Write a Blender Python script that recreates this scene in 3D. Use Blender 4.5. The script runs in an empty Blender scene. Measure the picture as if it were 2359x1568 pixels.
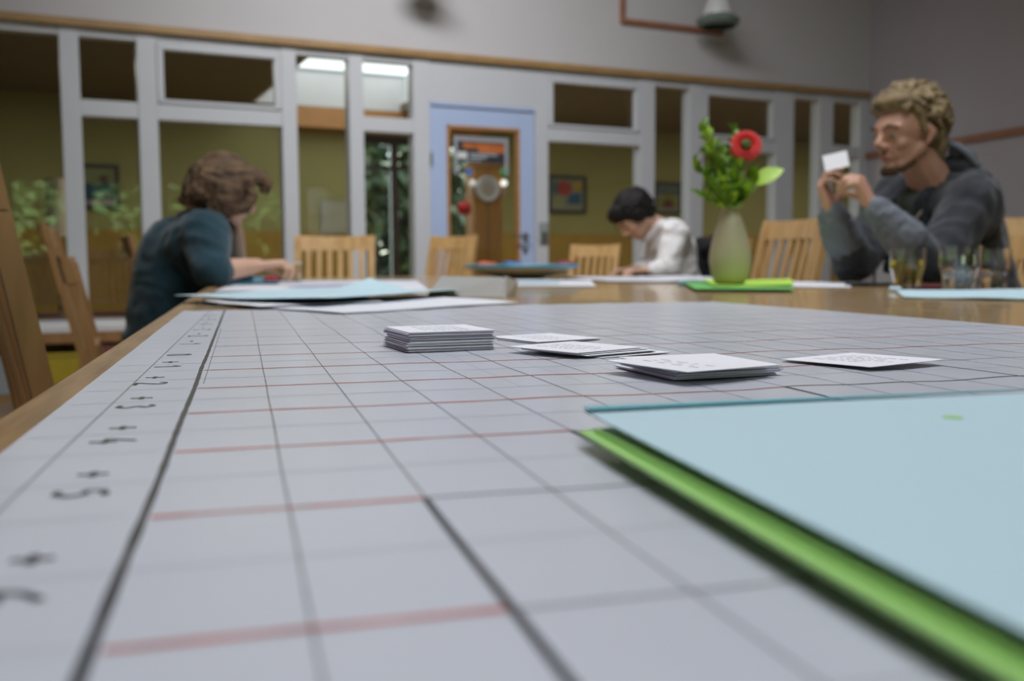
import bpy, bmesh, math, random
from mathutils import Vector, Matrix, noise
random.seed(7)
S = bpy.context.scene
COL = S.collection
# ------------------------------------------------------------------ camera, light, exposure
F = 2232.0; H = .068; TZ = .75; CZ = TZ + H; PIT = .0799; ROLL = -.0054
cd = bpy.data.cameras.new('camera'); cam = bpy.data.objects.new('camera', cd); COL.objects.link(cam)
cd.sensor_width = 36; cd.lens = F / 2359 * 36; cd.clip_start = .01; cd.clip_end = 200
cam.matrix_world = Matrix.Translation((0, 0, CZ)) @ Matrix.Rotation(math.pi / 2 - PIT, 4, 'X') @ Matrix.Rotation(ROLL, 4, 'Z')
cd.dof.use_dof = True; cd.dof.focus_distance = .64; cd.dof.aperture_fstop = 7.6
S.camera = cam
S.view_settings.view_transform = 'Standard'; S.view_settings.look = 'None'
S.view_settings.gamma = 1; S.view_settings.use_curve_mapping = False
S.view_settings.exposure = 0.38
try:
    cy = S.cycles
    cy.use_denoising = True; cy.max_bounces = 12; cy.diffuse_bounces = 3; cy.glossy_bounces = 3
    cy.transmission_bounces = 12; cy.transparent_max_bounces = 12; cy.caustics_reflective = False; cy.caustics_refractive = False
    cy.use_adaptive_sampling = True; cy.adaptive_threshold = .02
except Exception: pass
W = bpy.data.worlds.new('World'); S.world = W; W.use_nodes = True
bg = W.node_tree.nodes['Background']; bg.inputs[0].default_value = (.80, .88, 1, 1); bg.inputs[1].default_value = 6.0

def area(name, loc, target, sx, sy, power, col):
    l = bpy.data.lights.new(name, 'AREA'); l.shape = 'RECTANGLE'; l.size = sx; l.size_y = sy; l.energy = power; l.color = col
    o = bpy.data.objects.new(name, l); COL.objects.link(o); o.location = loc
    o.rotation_euler = (Vector(target) - Vector(loc)).to_track_quat('-Z', 'Y').to_euler(); return o
sun = bpy.data.lights.new('sun', 'SUN'); sun.energy = 20; sun.angle = .05; sun.color = (1, .95, .86)
so = bpy.data.objects.new('sun', sun); COL.objects.link(so)
so.rotation_euler = Vector((.25, -.72, -.75)).to_track_quat('-Z', 'Y').to_euler()
sg = area('skylight_wash', (-.1, 4.7, 4.12), (-.3, 7.4, .8), 2.2, 1.0, 60, (.95, .97, 1)); sg.data.spread = math.radians(120)  # added area light for an unseen skylight, aimed to brighten the door wall
area('overhead_fill_near', (.9, .3, 4.12), (.8, .9, 0), 2.2, 1.2, 56, (.93, .96, 1))  # fill light added above the near table; the ceiling has no opening here
area('overhead_fill_mid', (.3, 2.6, 4.12), (.3, 2.6, 0), 2.4, 1.2, 42, (.95, .97, 1)).data.spread = math.radians(130)  # another added fill, brightens the middle of the table from overhead
area('hall_fill', (-3.2, 8.3, 2.5), (-3.2, 8.4, 0), 3.0, .6, 20, (1, .97, .86))  # fill light added to lift the left of the hall, no fixture
area('hall_fill_end', (5.2, 12.4, 2.5), (5.2, 12.5, 0), 2.4, .6, 26, (1, .94, .82))  # added fill so the panes near the corner do not go black
area('hall_fill_right', (2.2, 10.6, 2.5), (2.2, 10.7, 0), 3.0, .6, 30, (1, .97, .86))  # added fill for the darker right half of the hall

# ------------------------------------------------------------------ geometry helpers
TH = math.radians(25.2); WD = Vector((math.cos(TH), math.sin(TH), 0)); WN = Vector((-math.sin(TH), math.cos(TH), 0))
W0 = Vector((0, 4.84 * 1.58, 0)); RW = Matrix.Translation(W0) @ Matrix.Rotation(TH, 4, 'Z')
YAW = .2697; U = Vector((-math.sin(YAW), math.cos(YAW), 0)); N = Vector((math.cos(YAW), math.sin(YAW), 0))
RT = Matrix.Rotation(YAW, 4, 'Z')          # local x = N, local y = U
def ray(px, py):
    u = (px - 1179.5) / F; w = (py - 784) / F
    c, s = math.cos(ROLL), math.sin(ROLL); u, w = c * u + s * w, -s * u + c * w
    v = -w; cp, sp = math.cos(PIT), math.sin(PIT)
    return Vector((u, cp + v * sp, v * cp - sp))
def at(px, py, Y): r = ray(px, py); return Vector((0, 0, CZ)) + r * (Y / r.y)
def gp(px, py, z=TZ): r = ray(px, py); return Vector((0, 0, CZ)) + r * ((z - CZ) / r.z)
def wp(px, py, off=0):
    r = ray(px, py); o = W0 + WN * off; s = o.dot(WN) / r.dot(WN); p = Vector((0, 0, CZ)) + r * s
    return (p - W0).dot(WD), p.z
def wpos(t, off, z): return W0 + WD * t + WN * off + Vector((0, 0, z))
def nu(n, u, z=0): return N * n + U * u + Vector((0, 0, z))

def tag(o, label=None, cat=None, group=None, kind=None):
    if label: o['label'] = label
    if cat: o['category'] = cat
    if group: o['group'] = group
    if kind: o['kind'] = kind
    return o
def empty(name, M=None, label=None, cat=None, group=None, kind=None):
    o = bpy.data.objects.new(name, None); COL.objects.link(o); o.empty_display_size = .1
    if M is not None: o.matrix_world = M if isinstance(M, Matrix) else Matrix.Translation(M)
    return tag(o, label, cat, group, kind)
def link(name, me, mat, parent=None, M=None):
    o = bpy.data.objects.new(name, me); COL.objects.link(o)
    if mat is not None and not me.materials: me.materials.append(mat)
    if parent is not None: o.parent = parent
    if M is not None: o.matrix_local = M
    return o
def mesh_of(bm, smooth=False):
    me = bpy.data.meshes.new('m'); bmesh.ops.recalc_face_normals(bm, faces=bm.faces[:])
    bm.to_mesh(me); bm.free()
    if smooth:
        for p in me.polygons: p.use_smooth = True
        me.set_sharp_from_angle(angle=math.radians(38))
    return me
def obj(name, bm, mat, parent=None, smooth=False, M=None): return link(name, mesh_of(bm, smooth), mat, parent, M)
def bx(bm, x0, x1, y0, y1, z0, z1, bev=0):
    r = bmesh.ops.create_cube(bm, size=1); vs = r['verts']
    bmesh.ops.scale(bm, vec=(x1 - x0, y1 - y0, z1 - z0), verts=vs)
    bmesh.ops.translate(bm, vec=((x0 + x1) / 2, (y0 + y1) / 2, (z0 + z1) / 2), verts=vs)
    if bev:
        es = list({e for v in vs for e in v.link_edges})
        bmesh.ops.bevel(bm, geom=es, offset=bev, segments=2, affect='EDGES', profile=.5)
    return bm
def box(name, d, mat, parent=None, bev=0, M=None, smooth=False):
    return obj(name, bx(bmesh.new(), *d, bev=bev), mat, parent, smooth, M)
def hexa(bm, pts):      # 8 points: bottom quad then top quad
    v = [bm.verts.new(p) for p in pts]
    for f in ((0, 1, 2, 3), (4, 5, 6, 7), (0, 1, 5, 4), (1, 2, 6, 5), (2, 3, 7, 6), (3, 0, 4, 7)): bm.faces.new([v[i] for i in f])
    return bm
def beam(bm, p, q, w, t, up=Vector((0, 0, 1)), w2=None):  # rectangular bar from p to q
    p = Vector(p); q = Vector(q); d = (q - p).normalized(); s = d.cross(up).normalized(); n = s.cross(d)
    w2 = w if w2 is None else w2
    return hexa(bm, [p - s * w / 2 - n * t / 2, p + s * w / 2 - n * t / 2, p + s * w / 2 + n * t / 2, p - s * w / 2 + n * t / 2,
                     q - s * w2 / 2 - n * t / 2, q + s * w2 / 2 - n * t / 2, q + s * w2 / 2 + n * t / 2, q - s * w2 / 2 + n * t / 2])
def tube(bm, pts, rad, seg=10, caps=True):
    pts = [Vector(p) for p in pts]; n = len(pts)
    rad = rad if isinstance(rad, (list, tuple)) else [rad] * n
    rings = []; a = None
    for i, p in enumerate(pts):
        d = (pts[min(i + 1, n - 1)] - pts[max(i - 1, 0)]).normalized()
        if a is None: a = d.orthogonal().normalized()
        a = (a - d * a.dot(d)).normalized(); b = d.cross(a)
        rings.append([bm.verts.new(p + (a * math.cos(t) + b * math.sin(t)) * rad[i]) for t in [k * math.tau / seg for k in range(seg)]])
    for i in range(n - 1):
        for k in range(seg): bm.faces.new((rings[i][k], rings[i][(k + 1) % seg], rings[i + 1][(k + 1) % seg], rings[i + 1][k]))
    if caps:
        bm.faces.new(rings[0][::-1]); bm.faces.new(rings[-1])
    return bm
def cap(bm, p, q, r0, r1=None, seg=12):  # capsule with round tapered ends
    p = Vector(p); q = Vector(q); r1 = r0 if r1 is None else r1; d = q - p
    if d.length < 1e-5: d = Vector((0, 0, 1e-4))
    d.normalize(); pts = []; rad = []
    for k in range(1, 5):
        a = math.pi / 2 * k / 4; pts.append(p - d * r0 * math.cos(a)); rad.append(r0 * math.sin(a))
    for k in range(1, 4): t = k / 4; pts.append(p.lerp(q, t)); rad.append(r0 + (r1 - r0) * t)
    for k in range(4, 0, -1):
        a = math.pi / 2 * k / 4; pts.append(q + d * r1 * math.cos(a)); rad.append(r1 * math.sin(a))
    return tube(bm, pts, rad, seg)
def ell(bm, c, r, R=None, sub=3):
    g = bmesh.ops.create_icosphere(bm, subdivisions=sub, radius=1)['verts']
    r = (r, r, r) if not isinstance(r, (tuple, list)) else r
    M = Matrix.Translation(c) @ (R.to_4x4() if R is not None else Matrix()) @ Matrix.Diagonal((*r, 1))
    bmesh.ops.transform(bm, matrix=M, verts=g); return bm
def lathe(bm, prof, seg=32, c=(0, 0, 0)):
    rings = []
    for r, z in prof:
        rings.append([bm.verts.new((c[0] + r * math.cos(k * math.tau / seg), c[1] + r * math.sin(k * math.tau / seg), c[2] + z)) for k in range(seg)] if r > 1e-6
                     else [bm.verts.new((c[0], c[1], c[2] + z))])
    for a, b in zip(rings, rings[1:]):
        for k in range(seg):
            k2 = (k + 1) % seg
            if len(a) == 1 and len(b) == 1: continue
            if len(a) == 1: bm.faces.new((a[0], b[k2], b[k]))
            elif len(b) == 1: bm.faces.new((a[k], a[k2], b[0]))
            else: bm.faces.new((a[k], a[k2], b[k2], b[k]))
    return bm
def fuse(name, bm, mat, parent, voxel=.006, smooth=4, disp=None, M=None):
    """one continuous surface from overlapping solids (voxel remesh), optional soft folds"""
    me = mesh_of(bm); o = bpy.data.objects.new('tmp', me); COL.objects.link(o)
    m = o.modifiers.new('r', 'REMESH'); m.mode = 'VOXEL'; m.voxel_size = voxel
    m = o.modifiers.new('s', 'SMOOTH'); m.factor = .5; m.iterations = smooth
    dg = bpy.context.evaluated_depsgraph_get(); me2 = bpy.data.meshes.new_from_object(o.evaluated_get(dg)); me2.name = name
    bpy.data.objects.remove(o); bpy.data.meshes.remove(me)
    if disp:
        amp, fr, seed = disp[:3]; st = disp[3] if len(disp) > 3 else (1, 1, 1)
        off = Vector((seed, seed * 2.3, 0)); vn = [v.normal.copy() for v in me2.vertices]
        for v, n_ in zip(me2.vertices, vn):
            c = Vector((v.co.x * st[0], v.co.y * st[1], v.co.z * st[2])) * fr + off
            c += noise.noise_vector(c * .5) * .8
            k = noise.noise(c); v.co += n_ * amp * ((1 - abs(k) * 2.2) * .7 + noise.noise(c * 2.1) * .5)
    for p in me2.polygons: p.use_smooth = True
    me2.materials.clear(); me2.materials.append(mat)
    return link(name, me2, None, parent, M)

# ------------------------------------------------------------------ materials
def M_(name, col, rough=.5, var=.0, scale=8, bump=0, spec=.5, metal=0, trans=0, emit=None, bscale=None, sheen=0, stretch=None, coat=0, col2=None):
    m = bpy.data.materials.new(name); m.use_nodes = True; nt = m.node_tree; b = nt.nodes['Principled BSDF']
    b.inputs['Base Color'].default_value = (*col, 1); b.inputs['Roughness'].default_value = rough
    b.inputs['Specular IOR Level'].default_value = spec; b.inputs['Metallic'].default_value = metal
    b.inputs['Transmission Weight'].default_value = trans; b.inputs['Sheen Weight'].default_value = sheen
    b.inputs['Coat Weight'].default_value = coat
    if emit: b.inputs['Emission Color'].default_value = (*emit[0], 1); b.inputs['Emission Strength'].default_value = emit[1]
    if var or bump:
        tc = nt.nodes.new('ShaderNodeTexCoord'); mp = nt.nodes.new('ShaderNodeMapping'); nt.links.new(tc.outputs['Object'], mp.inputs[0])
        if stretch: mp.inputs['Scale'].default_value = stretch
        nz = nt.nodes.new('ShaderNodeTexNoise'); nz.inputs['Scale'].default_value = scale; nz.inputs['Detail'].default_value = 5
        nt.links.new(mp.outputs[0], nz.inputs[0])
        if var:
            rp = nt.nodes.new('ShaderNodeValToRGB'); nt.links.new(nz.outputs['Fac'], rp.inputs[0])
            c2 = col2 or tuple(c * (1 + var) for c in col)
            rp.color_ramp.elements[0].position = .3; rp.color_ramp.elements[1].position = .7
            rp.color_ramp.elements[0].color = (*[c * (1 - var) for c in col], 1); rp.color_ramp.elements[1].color = (*[min(1, c) for c in c2], 1)
            nt.links.new(rp.outputs[0], b.inputs['Base Color'])
        if bump:
            bp = nt.nodes.new('ShaderNodeBump'); bp.inputs['Strength'].default_value = bump; bp.inputs['Distance'].default_value = .01
            if bscale:
                n2 = nt.nodes.new('ShaderNodeTexNoise'); n2.inputs['Scale'].default_value = bscale; nt.links.new(mp.outputs[0], n2.inputs[0]); nt.links.new(n2.outputs['Fac'], bp.inputs['Height'])
            else: nt.links.new(nz.outputs['Fac'], bp.inputs['Height'])
            nt.links.new(bp.outputs[0], b.inputs['Normal'])
    return m
def glassy(name, tint=(1, 1, 1), ior=1.45, rough=0.0):
    """flat window glass: see-through with a true Fresnel reflection"""
    m = bpy.data.materials.new(name); m.use_nodes = True; nt = m.node_tree; nt.nodes.remove(nt.nodes['Principled BSDF'])
    out = nt.nodes['Material Output']; tr = nt.nodes.new('ShaderNodeBsdfTransparent'); tr.inputs[0].default_value = (*tint, 1)
    gl = nt.nodes.new('ShaderNodeBsdfGlossy'); gl.inputs['Roughness'].default_value = rough
    fr = nt.nodes.new('ShaderNodeFresnel'); ge = nt.nodes.new('ShaderNodeNewGeometry'); mr_ = nt.nodes.new('ShaderNodeMapRange')   # reflect once, on the outer face
    mr_.inputs['To Min'].default_value = ior; mr_.inputs['To Max'].default_value = 1.0005; nt.links.new(ge.outputs['Backfacing'], mr_.inputs['Value']); nt.links.new(mr_.outputs[0], fr.inputs[0]); mx = nt.nodes.new('ShaderNodeMixShader')
    nt.links.new(fr.outputs[0], mx.inputs[0]); nt.links.new(tr.outputs[0], mx.inputs[1]); nt.links.new(gl.outputs[0], mx.inputs[2]); nt.links.new(mx.outputs[0], out.inputs[0])
    return m
def wood(name, c1, c2, rough=.45, sc=6, st=(9, 1, 9), coat=0):
    m = M_(name, c1, rough, var=.01, scale=sc, bump=.06, stretch=st, coat=coat)
    rp = [n for n in m.node_tree.nodes if n.type == 'VALTORGB'][0]
    rp.color_ramp.elements[0].color = (*c1, 1); rp.color_ramp.elements[1].color = (*c2, 1)
    return m
m_wall = M_('wall paint', (.60, .575, .59), .85, var=.02, scale=1.2, bump=.05, bscale=90)
m_frame = M_('grey white lacquer', (.62, .63, .67), .4, var=.02, scale=3)
m_seam = M_('dark joint', (.05, .05, .05), .8)
m_trim = wood('oak trim', (.33, .19, .07), (.46, .28, .11), st=(1, 8, 8))
m_redwood = wood('reddish trim', (.30, .12, .065), (.38, .17, .09), st=(2, 2, 2))
m_table = wood('oak table', (.30, .185, .082), (.54, .37, .19), .20, sc=7, st=(16, 1.3, 16), coat=.4)
m_tedge = wood('oak table edge', (.19, .108, .042), (.36, .22, .095), .35, sc=8, st=(14, 1.2, 14))
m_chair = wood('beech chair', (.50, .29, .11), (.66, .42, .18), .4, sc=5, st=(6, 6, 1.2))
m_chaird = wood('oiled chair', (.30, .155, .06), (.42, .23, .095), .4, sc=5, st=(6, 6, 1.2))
m_floor = wood('floor boards', (.20, .13, .075), (.28, .19, .11), .4, sc=4, st=(6, 1, 1))
m_ceil = M_('ceiling', (.42, .40, .38), .9, var=.02, scale=2)
m_pane = glassy('window glass', (.93, .95, .92), 1.62)
m_blue = M_('pale blue door paint', (.47, .57, .82), .4, var=.02, scale=3)
m_olive = M_('yellow hall wall', (.325, .30, .115), .8, var=.05, scale=1.5)
m_ochre = M_('ochre wainscot', (.36, .22, .035), .7, var=.1, scale=4)
m_darkceil = M_('hall ceiling', (.20, .165, .11), .9, var=.05, scale=3)
m_darkfr = M_('dark brown frame', (.035, .025, .02), .5, var=.2, scale=8)
m_orange = wood('orange pine', (.42, .19, .055), (.55, .27, .09), st=(1, 6, 6))
m_pillar = wood('pine pillar', (.42, .19, .045), (.54, .27, .075), st=(7, 7, 1))
m_white = M_('white paint', (.78, .78, .78), .5, var=.02, scale=4)
m_paper = M_('white paper', (.76, .765, .83), .5, var=.015, scale=6)
m_chart = M_('chart paper', (.585, .605, .675), .26, var=.03, scale=3, bump=.02, bscale=30, spec=.55)
m_card = M_('white card stock', (.87, .86, .93), .5, var=.012, scale=20)
m_cardd = M_('grey card stock', (.55, .54, .62), .55, var=.03, scale=30)
m_ink = M_('black ink', (.02, .02, .025), .5)
m_inkt = M_('grey print ink', (.12, .12, .14), .6)
m_marker = M_('black marker', (.012, .012, .016), .26, var=.3, scale=60)
m_pencil = M_('thin dark pencil line', (.20, .205, .215), .26, var=.2, scale=80)
m_faint = M_('faint grey ruling', (.47, .485, .53), .26)
m_redl = M_('red felt pen', (.52, .085, .035), .26, var=.3, scale=70)
m_lblue = M_('pale blue paper', (.50, .68, .76), .5, var=.02, scale=4)
m_lblue2 = M_('blue paper fold', (.12, .42, .50), .5, var=.03, scale=4)
m_green = M_('green plastic folder', (.37, .67, .19), .35, var=.04, scale=6)
m_lime = M_('lime napkin', (.42, .68, .08), .7, var=.08, scale=12)
m_grn2 = M_('green napkin', (.16, .48, .13), .7, var=.08, scale=12)
m_vase = M_('ceramic glaze', (.46, .42, .29), .42, var=.03, scale=5, bump=.12, bscale=60)
m_leaf = M_('leaf', (.12, .24, .022), .5, var=.35, scale=14)
m_leafl = M_('light leaf', (.30, .48, .03), .5, var=.2, scale=20)
m_redfl = M_('red petals', (.72, .022, .02), .55, var=.2, scale=30)
m_skin = M_('skin', (.50, .27, .19), .5, var=.10, scale=9, bump=.03, bscale=80)
m_skinp = M_('light skin', (.62, .38, .27), .5, var=.10, scale=9, bump=.03, bscale=80)
m_lips = M_('lips', (.38, .09, .08), .5, var=.1, scale=20)
m_hoodie = M_('hoodie fabric', (.026, .029, .038), .95, var=.35, scale=16, bump=.3, bscale=220, sheen=.3)
m_cuff = M_('rib knit', (.15, .165, .20), .95, var=.15, scale=40, bump=.4, bscale=150)
m_tee = M_('grey olive tee', (.07, .075, .06), .95, var=.1, scale=20)
m_cord = M_('cord', (.30, .25, .21), .9)
m_hair = M_('curly light brown hair', (.15, .098, .045), .8, var=.45, scale=30, bump=.4, bscale=90, col2=(.31, .225, .12))
m_hair2 = M_('brown hair', (.085, .042, .02), .8, var=.5, scale=16, bump=.5, bscale=40, stretch=(1, 1, 3), col2=(.19, .115, .062))
m_hair3 = M_('black hair', (.010, .007, .007), .6, spec=.3, var=.4, scale=20, bump=.3, bscale=60)
m_beard = M_('beard', (.07, .04, .02), .9, var=.3, scale=60, bump=.3)
m_teal = M_('dark teal knit', (.009, .040, .060), .95, var=.25, scale=12, bump=.3, bscale=180, sheen=.2)
m_shirt = M_('white shirt', (.80, .78, .78), .8, var=.02, scale=8, bump=.15, bscale=60)
m_jeans = M_('dark trousers', (.02, .022, .03), .9, var=.2, scale=20)
m_shoe = M_('dark shoe', (.02, .018, .016), .5)
m_black = M_('black cloth', (.012, .012, .015), .95, var=.3, scale=14, bump=.3, bscale=100)
m_redcl = M_('dark red upholstery', (.09, .010, .009), .9, var=.2, scale=20)
m_metal = M_('brushed metal', (.55, .55, .55), .3, metal=1, var=.03, scale=20)
m_grey = M_('grey plastic', (.32, .35, .36), .5)
m_eye = M_('eye white', (.30, .26, .24), .3); m_iris = M_('iris', (.05, .04, .03), .2)
m_lampg = M_('grey green glass rim', (.16, .21, .18), .2, var=.1, scale=6)
m_lampw = M_('white enamel', (.74, .74, .72), .4)
m_shade = M_('paper lamp shade', (.58, .46, .36), .9, var=.05, scale=6)
m_bowlb = M_('blue bowl glaze', (.05, .30, .46), .3, var=.2, scale=9)
m_bowlg = M_('grey stoneware', (.62, .63, .58), .4, var=.1, scale=9)
m_board = M_('grey cardboard', (.42, .41, .40), .85, var=.05, scale=12)
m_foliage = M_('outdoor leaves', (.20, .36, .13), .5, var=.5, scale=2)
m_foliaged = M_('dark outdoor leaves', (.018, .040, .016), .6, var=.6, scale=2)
m_bark = M_('bark', (.08, .06, .04), .9, var=.3, scale=8)
m_grass = M_('outdoor lawn', (.07, .15, .03), .9, var=.4, scale=3)
m_yellow = M_('yellow box', (.45, .34, .02), .6, var=.05, scale=5)
m_glass = M_('clear glass', (1, 1, 1), 0, trans=1, spec=.5)
m_glass.node_tree.nodes['Principled BSDF'].inputs['IOR'].default_value = 1.45
m_tea = M_('pale tea', (.95, .78, .22), 0, trans=1); m_tea.node_tree.nodes['Principled BSDF'].inputs['IOR'].default_value = 1.33
m_water = M_('water', (1, 1, 1), 0, trans=1); m_water.node_tree.nodes['Principled BSDF'].inputs['IOR'].default_value = 1.33

# ------------------------------------------------------------------ the room
TS = -9.0; TC = 3.70; ZT = 2.38; CEIL = 4.2
def struct(name, d, mat, M=RW, bev=0):
    o = box(name, d, mat, bev=bev); o.matrix_world = M; return tag(o, kind='structure')
fl = empty('floor', kind='structure')
box('screed', (-9, 14, -5, 16.5, -.12, -.012), m_seam, fl)
bm_i = 0
fbw = .16
me_b = mesh_of(bx(bmesh.new(), -fbw / 2 + .001, fbw / 2 - .001, -1.2, 1.2, -.012, 0)); me_b.materials.append(m_floor)
for i in range(24):          # the boards one could see between the chairs at the left
    for j in range(6):
        o = link('floorboard', me_b, None, fl, RW @ Matrix.Translation((-5.2 + i * fbw, -1.2 - 2.402 * j, 0)))
box('far_boards', (-5.2 + 23.5 * fbw + .001, 4.4, -15.6, 0, -.012, 0), m_floor, fl, M=RW)
box('hall_boards', (-9, 9, 0, 4.2, -.012, 0), m_floor, fl, M=RW)
box('left_boards', (-9, -5.2 - fbw / 2 - .001, -15, 0, -.012, 0), m_floor, fl, M=RW)
struct('wall_back', (TS, TC + .12, -.02, .14, ZT, CEIL), m_wall)
struct('trim_1', (TS, TC, -.05, -.02, ZT - .045, ZT + .005), m_trim, bev=.006)
CORN = wpos(TC, 0, 0)
RD = math.radians(163); rdv = Vector((math.sin(RD), math.cos(RD), 0)); ang = math.atan2(rdv.y, rdv.x)
RR = Matrix.Translation(CORN) @ Matrix.Rotation(ang, 4, 'Z')      # x runs along the right wall towards the camera side, y is outward
struct('wall_right', (-.2, 14.5, 0, .16, 0, CEIL), M_('shaded wall paint', (.50, .475, .50), .85, var=.02, scale=1.2), RR)  # same wall paint, darkened: the shade on this side is in the colour
def rwz(px, py):
    r = ray(px, py); nv = Vector((rdv.y, -rdv.x, 0)); s = (CORN.dot(nv)) / r.dot(nv); return CZ + r.z * s
zr = (rwz(2215, 325) + rwz(2359, 297)) / 2
struct('trim_2', (0, 14, -.03, 0, zr - .03, zr + .025), m_redwood, RR)
struct('baseboard_right', (0, 14, -.015, 0, 0, .08), m_frame, RR)
# left wall, rear wall with its window band, ceiling
LFT = -5.3
struct('wall_left', (LFT - .16, LFT, -14.2, 0, 0, CEIL), M_('warm grey side wall', (.30, .28, .26), .85, var=.03, scale=2))  # unseen wall, its colour darkened to cut bounced light
REAR = -12.6
rw_ = empty('wall_front', RW, kind='structure')
box('parapet', (LFT, 8, REAR - .2, REAR, 0, .85), m_wall, rw_)
box('lintel', (LFT, 8, REAR - .2, REAR, 2.45, CEIL), m_wall, rw_)
cl = tag(box('ceiling', (LFT - .2, 9.5, REAR - .3, .1, CEIL, CEIL + .15), m_ceil), kind='structure'); cl.matrix_world = RW
# rear window bays
RWB = [(-5.3 + k * 1.33, -5.3 + (k + 1) * 1.33) for k in range(10)]
for k, (a, b) in enumerate(RWB):
    w = empty('window_%d' % (k + 20), RW, kind='structure')
    box('stile', (a, a + .09, REAR - .14, REAR - .04, .85, 2.45), m_frame, w); box('stile', (b - .09, b, REAR - .14, REAR - .04, .85, 2.45), m_frame, w)
    box('rail', (a + .09, b - .09, REAR - .14, REAR - .04, .85, .95), m_frame, w); box('rail', (a + .09, b - .09, REAR - .14, REAR - .04, 2.35, 2.45), m_frame, w)
    box('pane', (a + .09, b - .09, REAR - .10, REAR - .09, .95, 2.35), m_pane, w)

# glazed partition: windows between the room and the hall
Z0, Z1, Z2, Z3 = .46, 1.78, 1.885, 2.285
def window(n, a, b, split=True, casement=False, right=None):
    """opening a..b, with the white post on its right up to `right`"""
    w = empty('window_%d' % n, RW, kind='structure')
    box('head', (a, b, 0, .10, Z3, ZT - .001), m_frame, w)
    if split:
        box('transom', (a, b, 0, .10, Z1, Z2), m_frame, w, bev=.004)
        box('pane', (a, b, .055, .061, Z0, Z1), m_pane, w)
        if casement:
            e = .045
            cf = box('casement_frame', (a + .002, b - .002, -.012, .05, Z3 - e, Z3 - .004), m_frame, w, bev=.004)
            box('casement_frame', (a + .002, a + e, -.012, .05, Z2 + .012, Z3 - e), m_frame, w, bev=.004)
            box('casement_frame', (b - e, b - .002, -.012, .05, Z2 + .012, Z3 - e), m_frame, w, bev=.004)
            box('casement_frame', (a + .002, b - .002, -.012, .05, Z2 + .004, Z2 + .03), m_frame, w, bev=.004)
        box('pane', (a, b, .055, .061, Z2, Z3), m_pane, w)
    else: box('pane', (a, b, .055, .061, Z0, Z3), m_pane, w)
    if right: box('post', (b, right, -.008, .112, 0, ZT - .001), m_frame, w, bev=.005)
    box('bottom_rail', (a, b, 0, .1, Z0 - .10, Z0), m_frame, w)
window(1, -4.6, -3.177, split=False, right=-3.06)
window(2, -3.06, -2.715, right=-2.593)
window(3, -2.593, -1.773, casement=True, right=-1.666)
window(4, -1.666, -1.289, split=False, right=-1.182)
window(5, -1.182, -.802, right=-.672)
window(6, .324, 1.187, casement=True, right=1.328)
window(7, 1.328, 1.679, split=False, right=1.823)
window(8, 1.823, 2.609, casement=True, right=2.812)
window(9, 2.812, 3.111, split=False, right=3.272)
window(10, 3.272, 3.600, right=3.70)
tag(box('trim_3', (-4.6 - .1, -4.6, -.008, .112, 0, ZT - .001), m_frame), kind='structure').matrix_world = RW
tag(box('trim_4', (LFT, -4.7, 0, .1, 0, ZT - .001), m_wall), kind='structure').matrix_world = RW
pw = tag(box('wall_partition', (-4.6, -.672, .01, .09, 0, Z0 - .10), m_wall), kind='structure'); pw.matrix_world = RW
pw = tag(box('wall_partition', (.324, 3.6, .01, .09, 0, Z0 - .10), m_wall), kind='structure'); pw.matrix_world = RW
struct('wall_over_door', (-.672, .324, .0, .11, 2.03, ZT - .001), m_frame)
struct('trim_5', (.212, .324, -.008, .112, 0, 2.03), m_frame, bev=.004)
# low white shelf with boxes under the window at the left
sh = empty('low_shelf', RW @ Matrix.Translation((-3.3, -.2, 0)), 'long low wooden shelf with a white top under the left windows', 'shelf')
box('top', (-1.3, 1.1, -.17, .17, .405, .45), m_white, sh, bev=.004); box('back_panel', (-1.3, 1.1, .15, .17, .03, .405), m_chaird, sh)
for k in range(5): box('divider', (-1.3 + k * .5945, -1.278 + k * .5945, -.16, .15, .03, .405), m_chaird, sh)
box('bottom', (-1.3, 1.1, -.16, .15, 0, .03), m_chaird, sh)
box('shelf_front', (-1.3, 1.1, -.17, -.155, .34, .405), m_chaird, sh)
for k, (t, c, lab) in enumerate([(-4.3, m_grey, 'grey box in the leftmost compartment of the low shelf'), (-3.72, m_grey, 'grey box in the low shelf, left of the yellow one'), (-3.12, m_yellow, 'yellow storage box in the low shelf under the window'), (-2.52, m_grey, 'grey box in the low shelf, right of the yellow one')]):
    e = empty('storage_box', RW @ Matrix.Translation((t, -.2, .031)), lab, 'box')
    box('body', (-.22, .22, -.14, .13, 0, .22), c, e, bev=.01); box('lid', (-.225, .225, -.145, .135, .221, .245), c, e, bev=.005)

# door
dr = empty('door_1', RW, kind='structure')
DX0, DX1, GX0, GX1, GZ0, GZ1 = -.660, .208, -.528, .082, .32, 1.862
for nm, d in (('stile', (DX0, GX0, .02, .065, .01, 2.0)), ('stile', (GX1, DX1, .02, .065, .01, 2.0)), ('top_rail', (GX0, GX1, .02, .065, GZ1, 2.0)), ('bottom_rail', (GX0, GX1, .02, .065, .01, GZ0))):
    box(nm, d, m_blue, dr, bev=.003)
for d in ((GX0, GX0 + .022, .012, .06, GZ0, GZ1), (GX1 - .022, GX1, .012, .06, GZ0, GZ1), (GX0, GX1, .012, .06, GZ1 - .022, GZ1), (GX0, GX1, .012, .06, GZ0, GZ0 + .022)):
    box('glazing_bead', d, m_orange, dr)
box('pane', (GX0 + .02, GX1 - .02, .035, .041, GZ0 + .02, GZ1 - .02), m_pane, dr)
box('jamb', (-.672, DX0 - .002, .0, .1, 0, 2.02), m_blue, dr); box('jamb', (DX0, DX1, .0, .1, 2.002, 2.03), m_blue, dr)
hz = wp(1200, 545)[1]; ht = wp(1212, 545)[0]
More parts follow.
